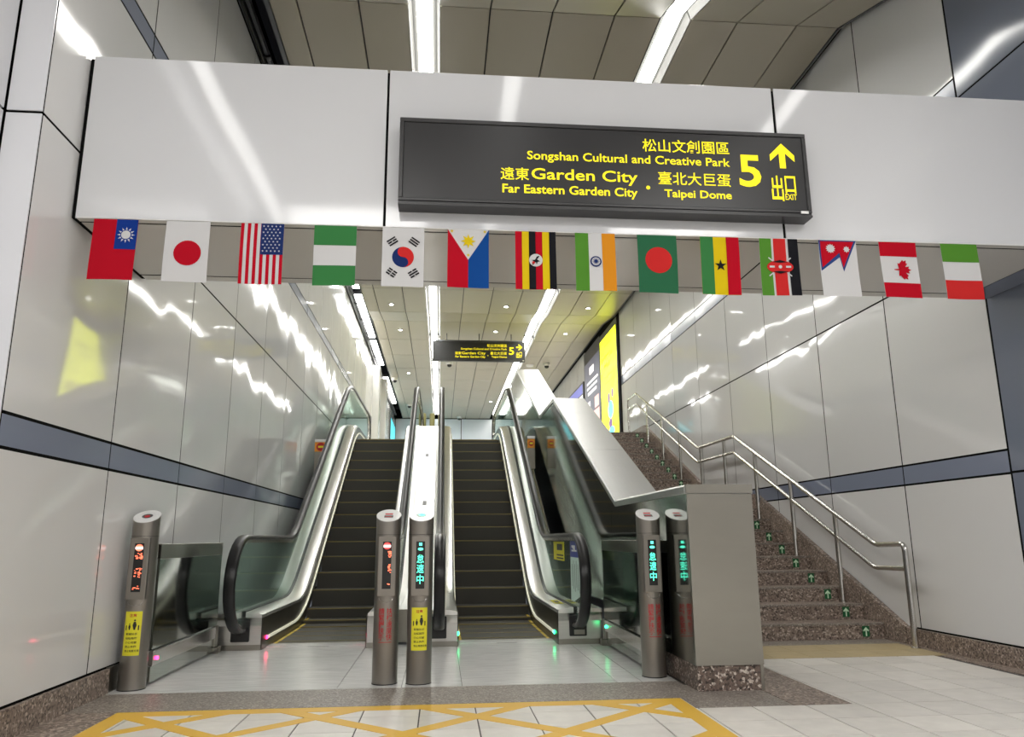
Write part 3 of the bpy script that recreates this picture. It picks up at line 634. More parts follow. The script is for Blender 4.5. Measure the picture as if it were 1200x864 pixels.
# ------------------------------------------------------------------ bollards
def cylpatch(m, cx, cy, r, w_, z0, z1, mi=0, off=0.0, n=10, xo=0.0):
    vs = []
    for i in range(n+1):
        a = (xo+(i/n-0.5)*w_)/r
        vs += [(cx+(r+off)*math.sin(a), cy-(r+off)*math.cos(a), z0), (cx+(r+off)*math.sin(a), cy-(r+off)*math.cos(a), z1)]
    m.add(vs, [(2*i, 2*i+2, 2*i+3, 2*i+1) for i in range(n)], mi, True); return m
def bollard(cx, cy, kind, sticker, label):
    r = 0.083; t = empty('sensor_bollard', (cx, cy, 0), label, 'bollard', 'steel sensor bollards before the escalators')
    n = 40; m = MB(); vs = []
    def top(y): return 1.035+0.50*(y-(cy-r))
    for k in range(n):
        a = 2*math.pi*k/n; vs.append((cx+r*math.cos(a), cy+r*math.sin(a), 0.0))
    for k in range(n):
        a = 2*math.pi*k/n; y = cy+r*math.sin(a); vs.append((cx+r*math.cos(a), y, top(y)))
    m.add(vs, [(k, (k+1) % n, n+(k+1) % n, n+k) for k in range(n)], 0, True); m.add(vs[:n], [tuple(range(n))[::-1]]); m.add(vs[n:], [tuple(range(n))])
    m.build('post', 'bollard_steel', t)
    ring = MB(); ring.tube([(cx+(r+0.0004)*math.cos(2*math.pi*k/n), cy+(r+0.0004)*math.sin(2*math.pi*k/n), 0.95) for k in range(n+1)], 0.0012, 5)
    ring.build('seam', 'black_plastic', t)
    d = MB(); dv = []
    for h in (0.0, 0.004):
        for k in range(n):
            a = 2*math.pi*k/n; y = cy+(r+0.0005)*math.sin(a); dv.append((cx+(r+0.0005)*math.cos(a), y, top(y)+0.0005+h))
    d.add(dv, [tuple(range(n))[::-1], tuple(range(n, 2*n))]+[(k, (k+1) % n, n+(k+1) % n, n+k) for k in range(n)])
    disc = d.build('top_disc', 'disc_white', t)
    def on_disc(poly, h=0.0052): return [(cx+a, cy+b, top(cy+b)+h) for a, b in poly]
    ell = [(0.034*math.cos(2*math.pi*k/20), 0.030*math.sin(2*math.pi*k/20)) for k in range(20)]
    if kind == 'ring': MB().add(on_disc(ell), [tuple(range(20))]).build('lens', 'black_plastic', disc); MB().add(on_disc([(a*.55, b*.55-.004) for a, b in ell], .006), [tuple(range(20))]).build('indicator', 'red_print', disc)
    elif kind == 'green': 
        MB().add(on_disc(ell), [tuple(range(20))]).build('lens', 'mint_label', disc)
        MB().add(on_disc([(-.02, 0), (.005, .02), (.005, .008), (.022, .008), (.022, -.008), (.005, -.008), (.005, -.02)], .006), [tuple(range(7))]).build('indicator', 'led_cyan', disc)
    else:
        MB().add(on_disc([(-.03, -.035), (.03, -.035), (.03, -.004), (-.03, -.004)]), [(0, 1, 2, 3)]).build('lens', 'black_plastic', disc)
        MB().add(on_disc([(-.024, -.028), (.02, -.028), (.02, -.018), (-.024, -.018)], .006), [(0, 1, 2, 3)]).build('indicator', 'red_print', disc)
        MB().add(on_disc([(-.026, .006), (.026, .006), (.026, .026), (-.026, .026)]), [(0, 1, 2, 3)]).build('lens', 'red_print', disc)
    fy = cy-r
    face = MB().prism([(cx-0.060, cy-0.050), (cx-0.060, fy-0.001), (cx-0.055, fy-0.004), (cx+0.055, fy-0.004), (cx+0.060, fy-0.001), (cx+0.060, cy-0.050)], 2, 0.555, 0.938).build('display_panel', 'bollard_steel', t)
    scr = pbox('screen', 'black_plastic', t, cx-0.029, cx+0.029, fy-0.006, fy-0.0035, 0.60, 0.905)
    y = fy-0.0068
    if kind == 'green' or kind == 'greenred':
        MB().flat(rect(cx-.010, .878, cx+.010, .896), y).build('symbol', 'led_cyan', scr, False)
        MB().flat([(cx+.018*math.cos(2*math.pi*k/12), .855+.009*math.sin(2*math.pi*k/12)) for k in range(12)], y).build('symbol', 'led_cyan', scr, False)
        for ch, z0, z1 in (('怠', .765, .820), ('速', .700, .757), ('中', .630, .690)):
            text('lettering', ch, 'led_cyan', scr, cx-.023, cx+.023, z0, z1, y, .002)
    else:
        MB().flat([(cx+.0235*math.cos(2*math.pi*k/16), .877+.022*math.sin(2*math.pi*k/16)) for k in range(16)], y).build('symbol', 'led_orange' if kind == 'ring' else 'led_red', scr, False)
        MB().flat(rect(cx-.0235, .868, cx+.0235, .883), y-.0004).build('symbol', 'led_white', scr, False)
        # half refreshed characters, as the camera froze them
        rr = random.Random(int(cx*100)); cols = ((.014, 1),) if kind != 'ring' else ((.012, 1), (-.014, .4))
        mm = MB()
        for co, dens in cols:
            for (z0, z1) in ((.80, .84), (.685, .755), (.615, .64)):
                for q in range(int(16*dens) if z1-z0 > .03 else 4):
                    zz = rr.uniform(z0, z1); xx = cx+co+rr.uniform(-.009, .006); mm.flat(rect(xx, zz, xx+rr.uniform(.004, .015), zz+rr.uniform(.003, .007)), y)
        mm.build('lettering', 'led_orange', scr, False)
    # thumb notch under the display
    MB().tube([(cx+0.045*math.cos(R(180+15*k)), cy-math.sqrt(r*r-(0.045*math.cos(R(180+15*k)))**2)-0.0012, 0.542+0.028*math.sin(R(180+15*k))) for k in range(13)], 0.0015, 5).build('notch', 'stainless', t)
    if sticker == 'yellow':
        s_ = cylpatch(MB(), cx, cy, r, 0.108, 0.212, 0.480, 0, 0.0008).build('warning_sticker', 'yellow_label', t, False)
        wr = (cx, cy, r+0.0014)
        text('lettering', '注意', 'red_print', s_, cx-.022, cx+.022, .446, .466, 0, .02, wrap=wr)
        for k, body in enumerate(('緊握扶手', '站穩踏階', '小心兒童', '禁止奔跑', '禁止推嬰兒車')):
            ww = .035 if k < 4 else .044
            text('lettering', body, 'black_print', s_, cx-.036, cx-.036+2*ww, .336-k*.0255, .350-k*.0255, 0, .01, wrap=wr)
        pm = MB()
        for fxo, sc_ in ((-.016, .62), (.014, 1.0)):
            def pc(poly): return poly
            hd = [(cx+fxo+.006*sc_*math.cos(2*math.pi*k/10), .368+.058*sc_+.006*sc_*math.sin(2*math.pi*k/10)) for k in range(10)]
            bd = [(cx+fxo-.004*sc_, .368), (cx+fxo+.004*sc_, .368), (cx+fxo+.012*sc_, .368+.028*sc_), (cx+fxo+.006*sc_, .368+.050*sc_), (cx+fxo-.006*sc_, .368+.050*sc_), (cx+fxo-.012*sc_, .368+.028*sc_)]
            for poly in (hd, bd):
                pm.add([(cx+(r+.0015)*math.sin((X-cx)/r), cy-(r+.0015)*math.cos((X-cx)/r), Z) for X, Z in poly], [tuple(range(len(poly)))])
        for X0 in (-.042, .034):
            poly = rect(cx+X0, .366, cx+X0+.007, .395)
            pm.add([(cx+(r+.0015)*math.sin((X-cx)/r), cy-(r+.0015)*math.cos((X-cx)/r), Z) for X, Z in poly], [tuple(range(4))])
        pm.build('pictogram', 'black_print', s_, False)
    else:
        wr = (cx, cy, r+0.0012)
        text('lettering', '請緊握扶手', 'red_print', t, cx-.046, cx-.006, .276, .478, 0, .012, wrap=wr, vertical=True)
        text('lettering', '扶梯速度快', 'red_print', t, cx+.006, cx+.046, .276, .478, 0, .012, wrap=wr, vertical=True)
        cylpatch(MB(), cx, cy, r, .086, .262, .266, 0, .0008).build('underline', 'red_print', t, False)
    MB().lathe([(r+0.002, 0.0005), (r+0.002, 0.006)], cx, cy, 40).build('foot_ring', 'black_plastic', t)
    # small sensor on the side facing the barrier
    return t
bollard(-1.945, 5.40, 'ring', 'yellow', 'steel bollard by the left wall with a red display and yellow sticker')
bollard(-0.352, 5.40, 'red', 'text', 'steel bollard with a red display and red text, left of the middle pair')
bollard(-0.130, 5.38, 'green', 'yellow', 'steel bollard with a green display and yellow sticker, right of the middle pair')
bollard(1.462, 5.43, 'greenred', 'text', 'steel bollard with a green display beside the mirrored stair wall')

# ------------------------------------------------------------------ low side barriers
def barrier(x, y0, y1, side, label, led):
    t = empty('side_barrier', (x, (y0+y1)/2, 0), label, 'barrier')
    pbox('mirror_panel', 'mirror_steel', t, x-0.008, x+0.008, y0, y1, 0.225, 0.893)
    pbox('top_strip', 'front_steel', t, x-0.012, x+0.012, y0, y1, 0.80, 0.90, 0.002) if side < 0 else pbox('top_strip', 'front_steel', t, x-0.012, x+0.012, y0, y1, 0.81, 0.90, 0.002)
    pbox('lower_rail', 'stainless', t, x-0.02, x+0.02, y0, y1, 0.12, 0.215, 0.004)
    pbox('kick_plate', 'mirror_steel', t, x-0.006, x+0.006, y0, y1, 0.02, 0.115)
    pbox('post', 'front_steel', t, x-0.025, x+0.025, y1-0.05, y1, 0.05, 0.22, 0.004)
    pbox('foot', 'front_steel', t, x-0.05, x+0.05, y1-0.07, y1+0.02, 0.0, 0.05, 0.003)
    for yy, mm in led: lamp('sensor_lamp', mm, t, (x-0.0205*side, yy, 0.165), -90*side, 0.012)
    return t
barrier(-1.88, 5.50, 7.0, -1, 'low mirror steel barrier between the left wall bollard and the left escalator', [(5.56, 'led_magenta')])
barrier(1.47, 5.54, 7.04, 1, 'low mirror steel barrier between the right bollard and the right escalator', [(5.60, 'led_green'), (6.9, 'led_green')])

# ------------------------------------------------------------------ escalators
TE = 2.75; SL = 0.577; YE = 17.6
Nf = blend(9.1, SL, 0.0, TE, 0.7, 0.7)
Df = blend(9.22, SL, 0.30, TE+0.22, 0.35, 0.5)
Sf = blend(9.15, SL, 0.085, TE+0.10, 0.6, 0.6)
Hf = blend(9.22, SL, 0.945, TE+0.95, 0.3, 0.45)
YP = [7.1, 7.6, 8.2, 8.6]+frange(8.75, 10.0, 0.125)[0:]+frange(10.3, 13.1, 0.7)+frange(13.25, 14.9, 0.15)+[15.5, 16.3, YE]
def escalator(c, owl, owr, label, led):
    t = empty('escalator', (c, 7.3, 0), label, 'escalator')
    # steps
    yn = [(7.50, 0.0), (7.655, 0.0), (8.05, 0.0), (8.43, 0.0), (8.80, 0.008)]
    k = 0
    ynose = lambda z: 9.1+z/SL
    st = [(y, z) for y, z in yn]
    zz = 0.03
    st.append((9.12, 0.045))
    z = 0.15
    while z < 2.6: st.append((ynose(z), z)); z += 0.187
    st += [(14.02, 2.69), (14.40, 2.745), (14.8, 2.75)]
    for i, (y, z) in enumerate(st):
        y1 = st[i+1][0] if i+1 < len(st) else y+0.4
        zl = st[i-1][1] if i else z-0.1
        s_ = pbox('step', 'step_metal', t, c-0.43, c+0.43, y, y1+0.04, min(zl, z-0.05)-0.03, z-0.001) if False else MB().box(c-0.4385, c+0.4385, y, y1+0.03, min(zl, z-0.04)-0.02, z-0.001).build('step', 'step_metal', t)
        MB().box(c-0.428, c+0.428, y-0.002, y+(0.022 if z < 0.1 else 0.007), z-0.010, z+0.002).build('edge_line', 'step_line', s_)
        if 0 <= i <= 5:
            MB().box(c-0.428, c-0.40, y, y1, z-0.0005, z+0.001).box(c+0.40, c+0.428, y, y1, z-0.0005, z+0.001).build('side_line', 'step_yellow', s_)
    pbox('comb_plate', 'floor_plate', t, c-0.46, c+0.46, 7.29, 7.499, -0.01, 0.003)
    MB().box(c-0.46, c+0.46, 7.5, 17.6, -0.30, -0.25).build('underside', 'black_plastic', t)
    for s, ow in ((-1, owl), (1, owr)):
        X = lambda v: c+s*v
        D = [(y, Df(y)) for y in YP]
        # inner deck
        MB().sweep([(X(.452), -0.035), (X(.452), -0.012), (X(.47), 0.0), (X(.588), 0.012), (X(.588), -0.035)], D).build('inner_deck', 'deck_steel', t)
        MB().sweep([(X(.588), -0.03), (X(.588), 0.02), (X(.634), 0.02), (X(.634), -0.03)], D).build('glass_gasket', 'black_plastic', t)
        MB().sweep([(X(.634), -0.03), (X(.634), 0.012), (X(ow), 0.0), (X(ow), -0.03)], D).build('outer_deck', 'deck_steel' if ow < .75 else 'stainless', t)
        # skirt between deck and steps
        vs = []; 
        for y in YP: vs += [(X(.449), y, Df(y)-0.034), (X(.449), y, Nf(y)-0.12 if y > 8 else -0.05), (X(.440), y, Df(y)-0.034), (X(.440), y, Nf(y)-0.12 if y > 8 else -0.05)]
        m = MB(); m.add(vs, [(4*i+a, 4*i+b, 4*i+4+b, 4*i+4+a) for i in range(len(YP)-1) for a, b in ((0, 1), (2, 3), (0, 2))]); m.build('skirt_panel', 'skirt_steel', t)
        S = [(y, Sf(y)) for y in YP if y > 7.4]; S = [(7.32, Sf(7.32))]+S
        MB().sweep([(X(.440), -0.012), (X(.440), 0.012), (X(.426), 0.010), (X(.426), -0.010)], S).build('skirt_trim', 'gleam_trim', t)
        # outer cladding down to the ground
        vs = []
        for y in YP: vs += [(X(ow), y, Df(y)-0.03), (X(ow), y, max(0.0, Nf(y)-0.9)), (X(ow-.012), y, Df(y)-0.03), (X(ow-.012), y, max(0.0, Nf(y)-0.9))]
        m = MB(); m.add(vs, [(4*i+a, 4*i+b, 4*i+4+b, 4*i+4+a) for i in range(len(YP)-1) for a, b in ((0, 1), (2, 3), (1, 3))]); m.build('outer_cladding', 'front_steel', t)
        # newel base with the handrail inlet
        zb = 0.0
        m = MB(); xa, xb = sorted((X(.449), X(ow)))
        nb = MB().prism([(7.10, 0), (7.10, 0.20), (7.14, Df(7.1)-0.03), (7.6, Df(7.6)-0.03), (7.6, 0)], 0, xa, xb).build('newel_base', 'stainless_h', t)
        ia, ib = sorted((X(.545), X(.70 if ow > .75 else .69)))
        pbox('handrail_inlet', 'black_plastic', nb, ia, ib, 7.075, 7.11, 0.07, 0.255, 0.006)
        if s > 0 and ow > .75: pbox('inlet_plate', 'front_steel', nb, ia+0.04, ib-0.02, 7.072, 7.0745, 0.085, 0.125)
        pbox('base_trim', 'front_steel', nb, xa-0.003, xb+0.003, 7.09, 7.6, 0.0, 0.045)
        # handrail path: from the inlet round the newel, up the incline
        rc, zc = (Hf(7.0)-0.17)/2, (Hf(7.0)+0.17)/2
        hp = [(7.10, 0.168), (7.03, 0.17)]
        yc = 7.0
        for a in range(0, 181, 12): hp.append((yc-rc*math.sin(R(a))*1.08, zc-rc*math.cos(R(a))))
        hp += [(y, Hf(y)) for y in YP if y > 7.3]
        # upper end loop
        rc2 = 0.36
        for a in range(12, 181, 14): hp.append((YE+rc2*math.sin(R(a)), Hf(YE)-rc2+rc2*math.cos(R(a))))
        xc = X(.611)
        # rubber: C profile round the guide
        m = MB(); vs = []; prof = [(-.046, -.016), (-.047, .004), (-.040, .016), (-.024, .023), (.024, .023), (.040, .016), (.047, .004), (.046, -.016), (.034, -.020), (.034, .000), (-.034, .000), (-.034, -.020)]
        pr2 = [(-.026, -.048), (-.026, -.001), (.026, -.001), (.026, -.048)]
        def loop(prof_):
            vs = []; n = len(prof_)
            for i, (y, z) in enumerate(hp):
                a = hp[max(0, i-1)]; b = hp[min(len(hp)-1, i+1)]; dy, dz = b[0]-a[0], b[1]-a[1]; L = math.hypot(dy, dz); ny, nz = -dz/L, dy/L
                vs += [(xc+p, y+ny*q, z+nz*q) for p, q in prof_]
            fs = [(k*n+i, k*n+(i+1) % n, (k+1)*n+(i+1) % n, (k+1)*n+i) for k in range(len(hp)-1) for i in range(n)]
            fs += [tuple(range(n))[::-1], tuple(range((len(hp)-1)*n, len(hp)*n))]
            return MB().add(vs, fs, 0, True)
        loop(prof).build('handrail', 'rubber', t)
        loop(pr2).build('handrail_guide', 'stainless', t)
        # glass
        upper = [(y, z) for y, z in hp[2:]]
        off = []
        for i, (y, z) in enumerate(hp):
            a = hp[max(0, i-1)]; b = hp[min(len(hp)-1, i+1)]; dy, dz = b[0]-a[0], b[1]-a[1]; L = math.hypot(dy, dz)
            off.append((y-(-dz/L)*0.04, z-(dy/L)*0.04))
        off = off[3:-3]
        gl = MB()
        ring = [p for p in off]
        # strips between the rail line and the deck line so that the sheet stays well shaped
        body = [(y, Hf(y)-0.04, Df(y)+0.015) for y in [7.1]+[q for q in YP if q > 7.15]]
        for x_ in (xc-.006, xc+.006):
            vs = []
            for y, a, b in body: vs += [(x_, y, a), (x_, y, b)]
            gl.add(vs, [(2*i, 2*i+1, 2*i+3, 2*i+2) for i in range(len(body)-1)])
            ra, rb = rc*1.08-0.04, rc-0.04; vs = []
            for k_ in range(0, 15):
                a_ = R(90*k_/14); y_ = yc-ra*math.cos(a_); vs += [(x_, y_, zc-rb*math.sin(a_)), (x_, y_, zc+rb*math.sin(a_))]
            vs += [(x_, 7.1, zc-rb), (x_, 7.1, zc+rb)]
            gl.add(vs, [(2*i, 2*i+1, 2*i+3, 2*i+2) for i in range(15)])
        gl.build('glass_panel', 'rail_glass', t, False)
        # comb light
        lamp('comb_lamp', led, t, (X(.447), 7.285, 0.085), -90*s, 0.017)
    return t
eL = escalator(-1.075, .85, .70, 'left escalator with dark steps between the left wall and the middle deck', 'led_magenta')
eR = escalator(0.610, .70, .85, 'right escalator with dark steps beside the mirrored stair wall', 'led_green')
# stickers on the right balustrade glass
gx = 0.610+0.611-0.0075
def side_patch(name, m, parent, x, pts, flip=False):
    return MB().add([(x, y, z) for y, z in pts], [tuple(range(len(pts)))]).build(name, m, parent, False)
st1 = side_patch('warning_sticker', 'yellow_label', eR, gx, [(7.66, .70), (8.38, .70), (8.38, .885), (7.66, .885)])
side_patch('print_block', 'black_print', st1, gx-.001, [(7.78, .80), (8.14, .80), (8.14, .862), (7.78, .862)])
for zz in (.745, .715): side_patch('print_line', 'black_print', st1, gx-.001, [(7.72, zz), (8.16, zz), (8.16, zz+.014), (7.72, zz+.014)])
st2 = side_patch('notice_sticker', 'mint_label', eR, gx, [(6.84, .42), (7.15, .36), (7.30, .36), (7.30, .80), (6.73, .80), (6.72, .56)])
side_patch('header', 'blue_label', st2, gx-.001, [(6.74, .75), (7.31, .75), (7.31, .892), (6.84, .892)])
for k in range(6):
    side_patch('print_line', 'black_print', st2, gx-.001, [(6.83+.075*k, .45+.02*(k % 3)), (6.845+.075*k, .45+.02*(k % 3)), (6.845+.075*k, .72-.03*(k % 2)), (6.83+.075*k, .72-.03*(k % 2))])
for k in range(2):
    side_patch('print_line', 'white_print', st2, gx-.002, [(6.95+.08*k, .80), (7.22, .80+.04*k), (7.22, .815+.04*k), (6.95+.08*k, .815+.04*k)])
dk = MB().add([(1.075+.035, 7.62, Df(7.6)+.007), (1.075+.105, 7.52, Df(7.6)+.0125), (1.075+.105, 7.98, Df(7.6)+.0125), (1.075+.035, 8.05, Df(7.6)+.007)], [(0, 1, 2, 3)]).build('deck_sticker', 'yellow_label', eR, False)
MB().add([(1.075+.05, 7.70, Df(7.6)+.009), (1.075+.09, 7.66, Df(7.6)+.013), (1.075+.09, 7.86, Df(7.6)+.013), (1.075+.05, 7.90, Df(7.6)+.009)], [(0, 1, 2, 3)]).build('print_block', 'black_print', dk, False)

# middle deck between the escalators
md = empty('middle_deck', (-0.23, 7.4, 0), 'bright sloping steel deck between the two escalators', 'deck')
brk = [7.3, 8.35, 8.95, 9.35, 9.75, 10.2, 11.6, 13.2, 14.5, YE]
for i in range(len(brk)-1):
    ys = [brk[i]+0.003]+[y for y in YP if brk[i]+0.05 < y < brk[i+1]-0.05]+[brk[i+1]-0.003]
    MB().sweep([(-.372, -.02), (-.372, 0.0), (-.093, 0.0), (-.093, -.02)], [(y, Df(y)) for y in ys]).build('deck_plate', 'deck_steel', md)
MB().box(-.372, -.093, 7.29, 7.30, 0.02, Df(7.3)).build('end_plate', 'front_steel', md)
for y in (12.55, 11.1): MB().add([(-.26, y, Df(y)+.004), (-.2, y, Df(y)+.004), (-.2, y+.12, Df(y+.12)+.004), (-.26, y+.12, Df(y+.12)+.004)], [(0, 1, 2, 3)]).build('socket', 'black_plastic', md)
up = None
for k, x in enumerate((-0.43, -0.23, -0.03)):
    o = MB().lathe([(0.06, TE-.004), (0.06, 3.80), (0.045, 3.83)], x, 18.1, 16).build('landing_post', 'post_olive')
    tag(o, ('left', 'middle', 'right')[k]+' of three short olive posts at the top of the middle deck', 'post', 'posts at the top of the middle deck')

# climbing guards beside the balustrades
def guard(x0, x1, y, z0, z1, label):
    t = empty('climb_guard', ((x0+x1)/2, y, z0), label, 'guard board')
    pbox('board', 'front_steel', t, x0, x1, y, y+0.05, z0, z1-0.19)
    ob = pbox('warning_band', 'orange_label', t, x0, x1, y-0.003, y+0.053, z1-0.188, z1-0.045)
    cx = (x0+x1)/2; w_ = (x1-x0)
    MB().flat([(cx+w_*.36*math.cos(k*math.pi/8), z1-.115+w_*.36*math.sin(k*math.pi/8)) for k in range(16)], y-0.0045).build('symbol', 'red_print', ob, False)
    MB().flat(rect(cx-w_*.22, z1-.13, cx+w_*.22, z1-.10), y-0.0055).build('symbol', 'yellow_label', ob, False)
    pbox('cap', 'white_print', t, x0-0.004, x1+0.004, y-0.006, y+0.056, z1-0.043, z1, 0.004)
guard(-1.925, -1.745, 11.9, 1.93, 2.42, 'grey guard board with orange warning between left wall and escalator')
guard(1.352, 1.468, 12.0, 1.99, 2.50, 'grey guard board with orange warning between right escalator and mirrored wall')

# ------------------------------------------------------------------ stair parapet with mirrored cladding
pw = empty('stair_parapet', (1.78, 4.85, 0), 'steel clad stair wall with sloping steel cap and granite foot', 'stair wall')
PX0, PX1 = 1.57, 2.0
def ph(y):       # top of cladding
    if y < 6.88: return 1.235
    if y < 10.58: return 1.235+0.434*(y-6.88)
    if y < 12.12: return 2.841
    if y < 15.65: return 2.841+0.434*(y-12.12)
    return 4.373
seg = [4.86, 6.05, 7.1, 8.15, 9.2, 10.25, 11.3, 12.35, 13.4, 14.45, 15.5, 17.0]
for i in range(len(seg)-1):
    a, b = seg[i]+0.002, seg[i+1]-0.002
    ys = [a]+[q for q in (6.88, 10.58, 12.12, 15.65) if a < q < b]+[b]
    pts = [(a, 0.15), (b, 0.15)]+[(y, ph(y)-0.035) for y in reversed(ys)]
    MB().prism(pts, 0, PX0, PX0+0.02).build('mirror_panel', 'mirror_steel', pw)
    pts = [(a, 0.0), (b, 0.0)]+[(y, ph(y)-0.035) for y in reversed(ys)]
    MB().prism(pts, 0, PX1-0.02, PX1).build('stair_side_panel', 'front_steel', pw)
pbox('front_panel', 'front_steel', pw, PX0, PX1, 4.852, 4.870, 0.15, 1.192)
pbox('granite_foot', 'granite_contrast', pw, PX0+0.012, PX1-0.008, 4.866, 4.95, 0.0, 0.148)
MB().box(PX0+0.012, PX0+0.03, 4.951, 7.2, 0, 0.148).build('granite_foot', 'granite_contrast', pw)
pbox('cap_fascia', 'front_steel', pw, PX0-0.004, PX1+0.004, 4.846, 4.866, 1.196, 1.252)
def cap(y0, y1):
    ys = [y0]+[q for q in (6.88, 10.58, 12.12, 15.65) if y0 < q < y1]+[y1]
    MB().sweep([(PX0-0.012, -0.045), (PX0-0.012, 0.0), (PX0-0.004, 0.012), (PX1+0.004, 0.012), (PX1+0.012, 0.0), (PX1+0.012, -0.045)], [(y, ph(y)+0.004) for y in ys], sm=False).build('cap_plate', 'cap_steel', pw)
for a, b in ((4.87, 6.875), (6.885, 8.3), (8.305, 9.8), (9.805, 10.575), (10.585, 12.115), (12.125, 13.6), (13.605, 15.645), (15.655, 17.0)): cap(a, b)

# ------------------------------------------------------------------ stairs
RS = 0.1417
sc = empty('staircase', (3.0, 7.04, 0), 'brown granite staircase with green arrow signs beside the right wall', 'stairs')
def step_at(y, z, y1, x_arrow, landing=False):
    s_ = MB().box(PX1+0.004, 4.062, y, y1+0.02, z-RS-0.02, z).build('step', 'granite_brown', sc)
    MB().box(PX1+0.004, 4.060, y-0.008, y+0.035, z-0.016, z+0.0015).build('nosing', 'granite_grey', s_)
    zc, xa = z-RS/2, x_arrow
    m = MB(); m.box(xa-.033, xa+.033, y-0.006, y-0.0005, zc-.048, zc+.046, 0)
    P = [(0, .040), (.032, .008), (.022, -.002), (.007, .012), (.007, -.044), (-.007, -.044), (-.007, .012), (-.022, -.002), (-.032, .008)]
    m.add([(xa+a*.9, y-0.0068, zc+b*.95) for a, b in P], [tuple(range(9))], 1)
    m.build('arrow_sign', ['exit_green', 'arrow_pale'], s_, False)
for k in range(10):
    y = 7.04+0.328*k; step_at(y, RS*(k+1), y+0.328 if k < 9 else 11.62, 3.885)
for k in range(11):
    y = 11.62+0.333*k; step_at(y, RS*(k+11), y+0.333 if k < 10 else 17.2, 3.89)
MB().box(PX1+0.004, 4.11, 17.2, 34.2, 2.85, RS*21).build('upper_landing', 'floor_tile', sc)
def sz(y):
    if y < 6.70: return 0.142
    if y < 9.75: return 0.142+0.434*(y-6.70)
    if y < 11.35: return 1.465+0.0*(y-9.75)
    if y < 15.2: return 1.53+0.434*(y-11.35)
    return 3.14
MB().sweep([(4.064, -3.2), (4.064, 0), (4.112, 0), (4.112, -3.2)], [(y, sz(y)) for y in (6.70, 7.5, 8.5, 9.75, 9.9, 11.2, 11.35, 13, 15.05, 15.2, 17.1)], sm=False).build('stringer', 'granite_brown', sc)

# handrail
hr = empty('stair_handrail', (3.98, 6.45, 0), 'stainless double handrail on posts climbing along the right wall', 'handrail')
HX = 3.98
def bendpath(pts, r=0.06):
    out = [pts[0]]
    for i in range(1, len(pts)-1):
        p, a, b = Vector(pts[i]), Vector(pts[i-1]), Vector(pts[i+1])
        u = (a-p).normalized(); v = (b-p).normalized()
        for k in range(5):
            t_ = k/4; out.append(tuple((p+u*r)*(1-t_)**2+2*p*t_*(1-t_)+(p+v*r)*t_**2))
    return out+[pts[-1]]
top = [(HX, 6.44, 0.0), (HX, 6.44, 0.852), (HX, 6.88, 0.842), (HX, 10.13, 2.265), (HX, 11.60, 2.275), (HX, 15.25, 3.815), (HX, 15.95, 3.815), (HX, 15.95, RS*21)]
MB().tube(bendpath(top), 0.025, 12).build('top_rail', 'stainless', hr)
mid = [(HX, 6.46, 0.645), (HX, 6.94, 0.638), (HX, 10.16, 2.05), (HX, 11.65, 2.06), (HX, 15.27, 3.60), (HX, 15.93, 3.60)]
MB().tube(bendpath(mid), 0.022, 12).build('lower_rail', 'stainless', hr)
def railz(y):
    for a, b in zip(top[1:-1], top[2:]):
        if a[1] <= y <= b[1] and b[1] > a[1]: return a[2]+(b[2]-a[2])*(y-a[1])/(b[1]-a[1])
def groundz(y):
    if y < 7.04: return 0
    if y < 9.99: return RS*(int((y-7.04)/0.328)+1)
    if y < 11.62: return RS*10
    return min(RS*21, RS*(11+int((y-11.62)/0.333)))
for y in (7.58, 8.52, 9.47, 10.51, 11.50, 12.52, 13.49, 14.46):
    MB().tube([(HX, y, groundz(y)+0.001), (HX, y, railz(y)-0.01)], 0.024, 12).build('post', 'stainless', hr)
for y in (6.44, 7.58, 8.52, 9.47): MB().lathe([(0.04, groundz(y)+0.0005), (0.04, groundz(y)+0.008), (0.022, groundz(y)+0.014)], HX, y, 16).build('base_flange', 'stainless', hr)

# ------------------------------------------------------------------ backlit posters on the right wall
def side(pts, m, name, parent, x): return MB().add([(x, y, z) for y, z in pts], [tuple(range(len(pts)))]).build(name, m, parent, False)
def pr(y0, z0, y1, z1): return [(y0, z0), (y1, z0), (y1, z1), (y0, z1)]
p1 = empty('poster_lightbox', (4.08, 18.2, 4.6), 'glowing yellow poster light box on the right wall', 'poster')
fr_ = pbox('frame', 'sign_black', p1, 4.062, 4.12, 17.12, 19.08, 3.05, 6.02)
side(pr(17.22, 3.22, 19.02, 5.86), 'poster_yellow', 'face', p1, 4.060)
rr = random.Random(3)
lm = MB()
for row, (yy0, yy1, zz, hh) in enumerate(((17.7, 18.7, 5.25, .16), (17.95, 18.55, 5.02, .16))):
    y = yy0
    while y < yy1:
        for q in range(3): a = zz+rr.uniform(0, hh*.8); b = y+rr.uniform(0, .05); lm.add([(4.058, b, a), (4.058, b+.09, a), (4.058, b+.09, a+.03), (4.058, b, a+.03)], [(0, 1, 2, 3)])
        lm.add([(4.058, y, zz), (4.058, y+.03, zz), (4.058, y+.03, zz+hh), (4.058, y, zz+hh)], [(0, 1, 2, 3)]); y += .17
lm.build('print_strokes', 'black_print', p1, False)
for z in (4.82, 4.66, 5.62): side(pr(17.6, z, 18.5, z+.015), 'black_print', 'print_line', p1, 4.058)
for (y, z, ry_, rz_, m_) in ((17.75, 4.32, .12, .12, 'poster_purple'), (18.15, 4.25, .14, .14, 'poster_purple'), (18.0, 3.95, .28, .22, 'poster_cyan'), (18.05, 3.62, .2, .12, 'poster_purple'), (17.95, 3.42, .3, .12, 'poster_cyan')):
    side([(y+ry_*math.cos(k*math.pi/8), z+rz_*math.sin(k*math.pi/8)) for k in range(16)], m_, 'picture', p1, 4.0575)
p2 = empty('poster_lightbox', (4.08, 20.2, 4.7), 'dark poster light box with white print left of the yellow one', 'poster')
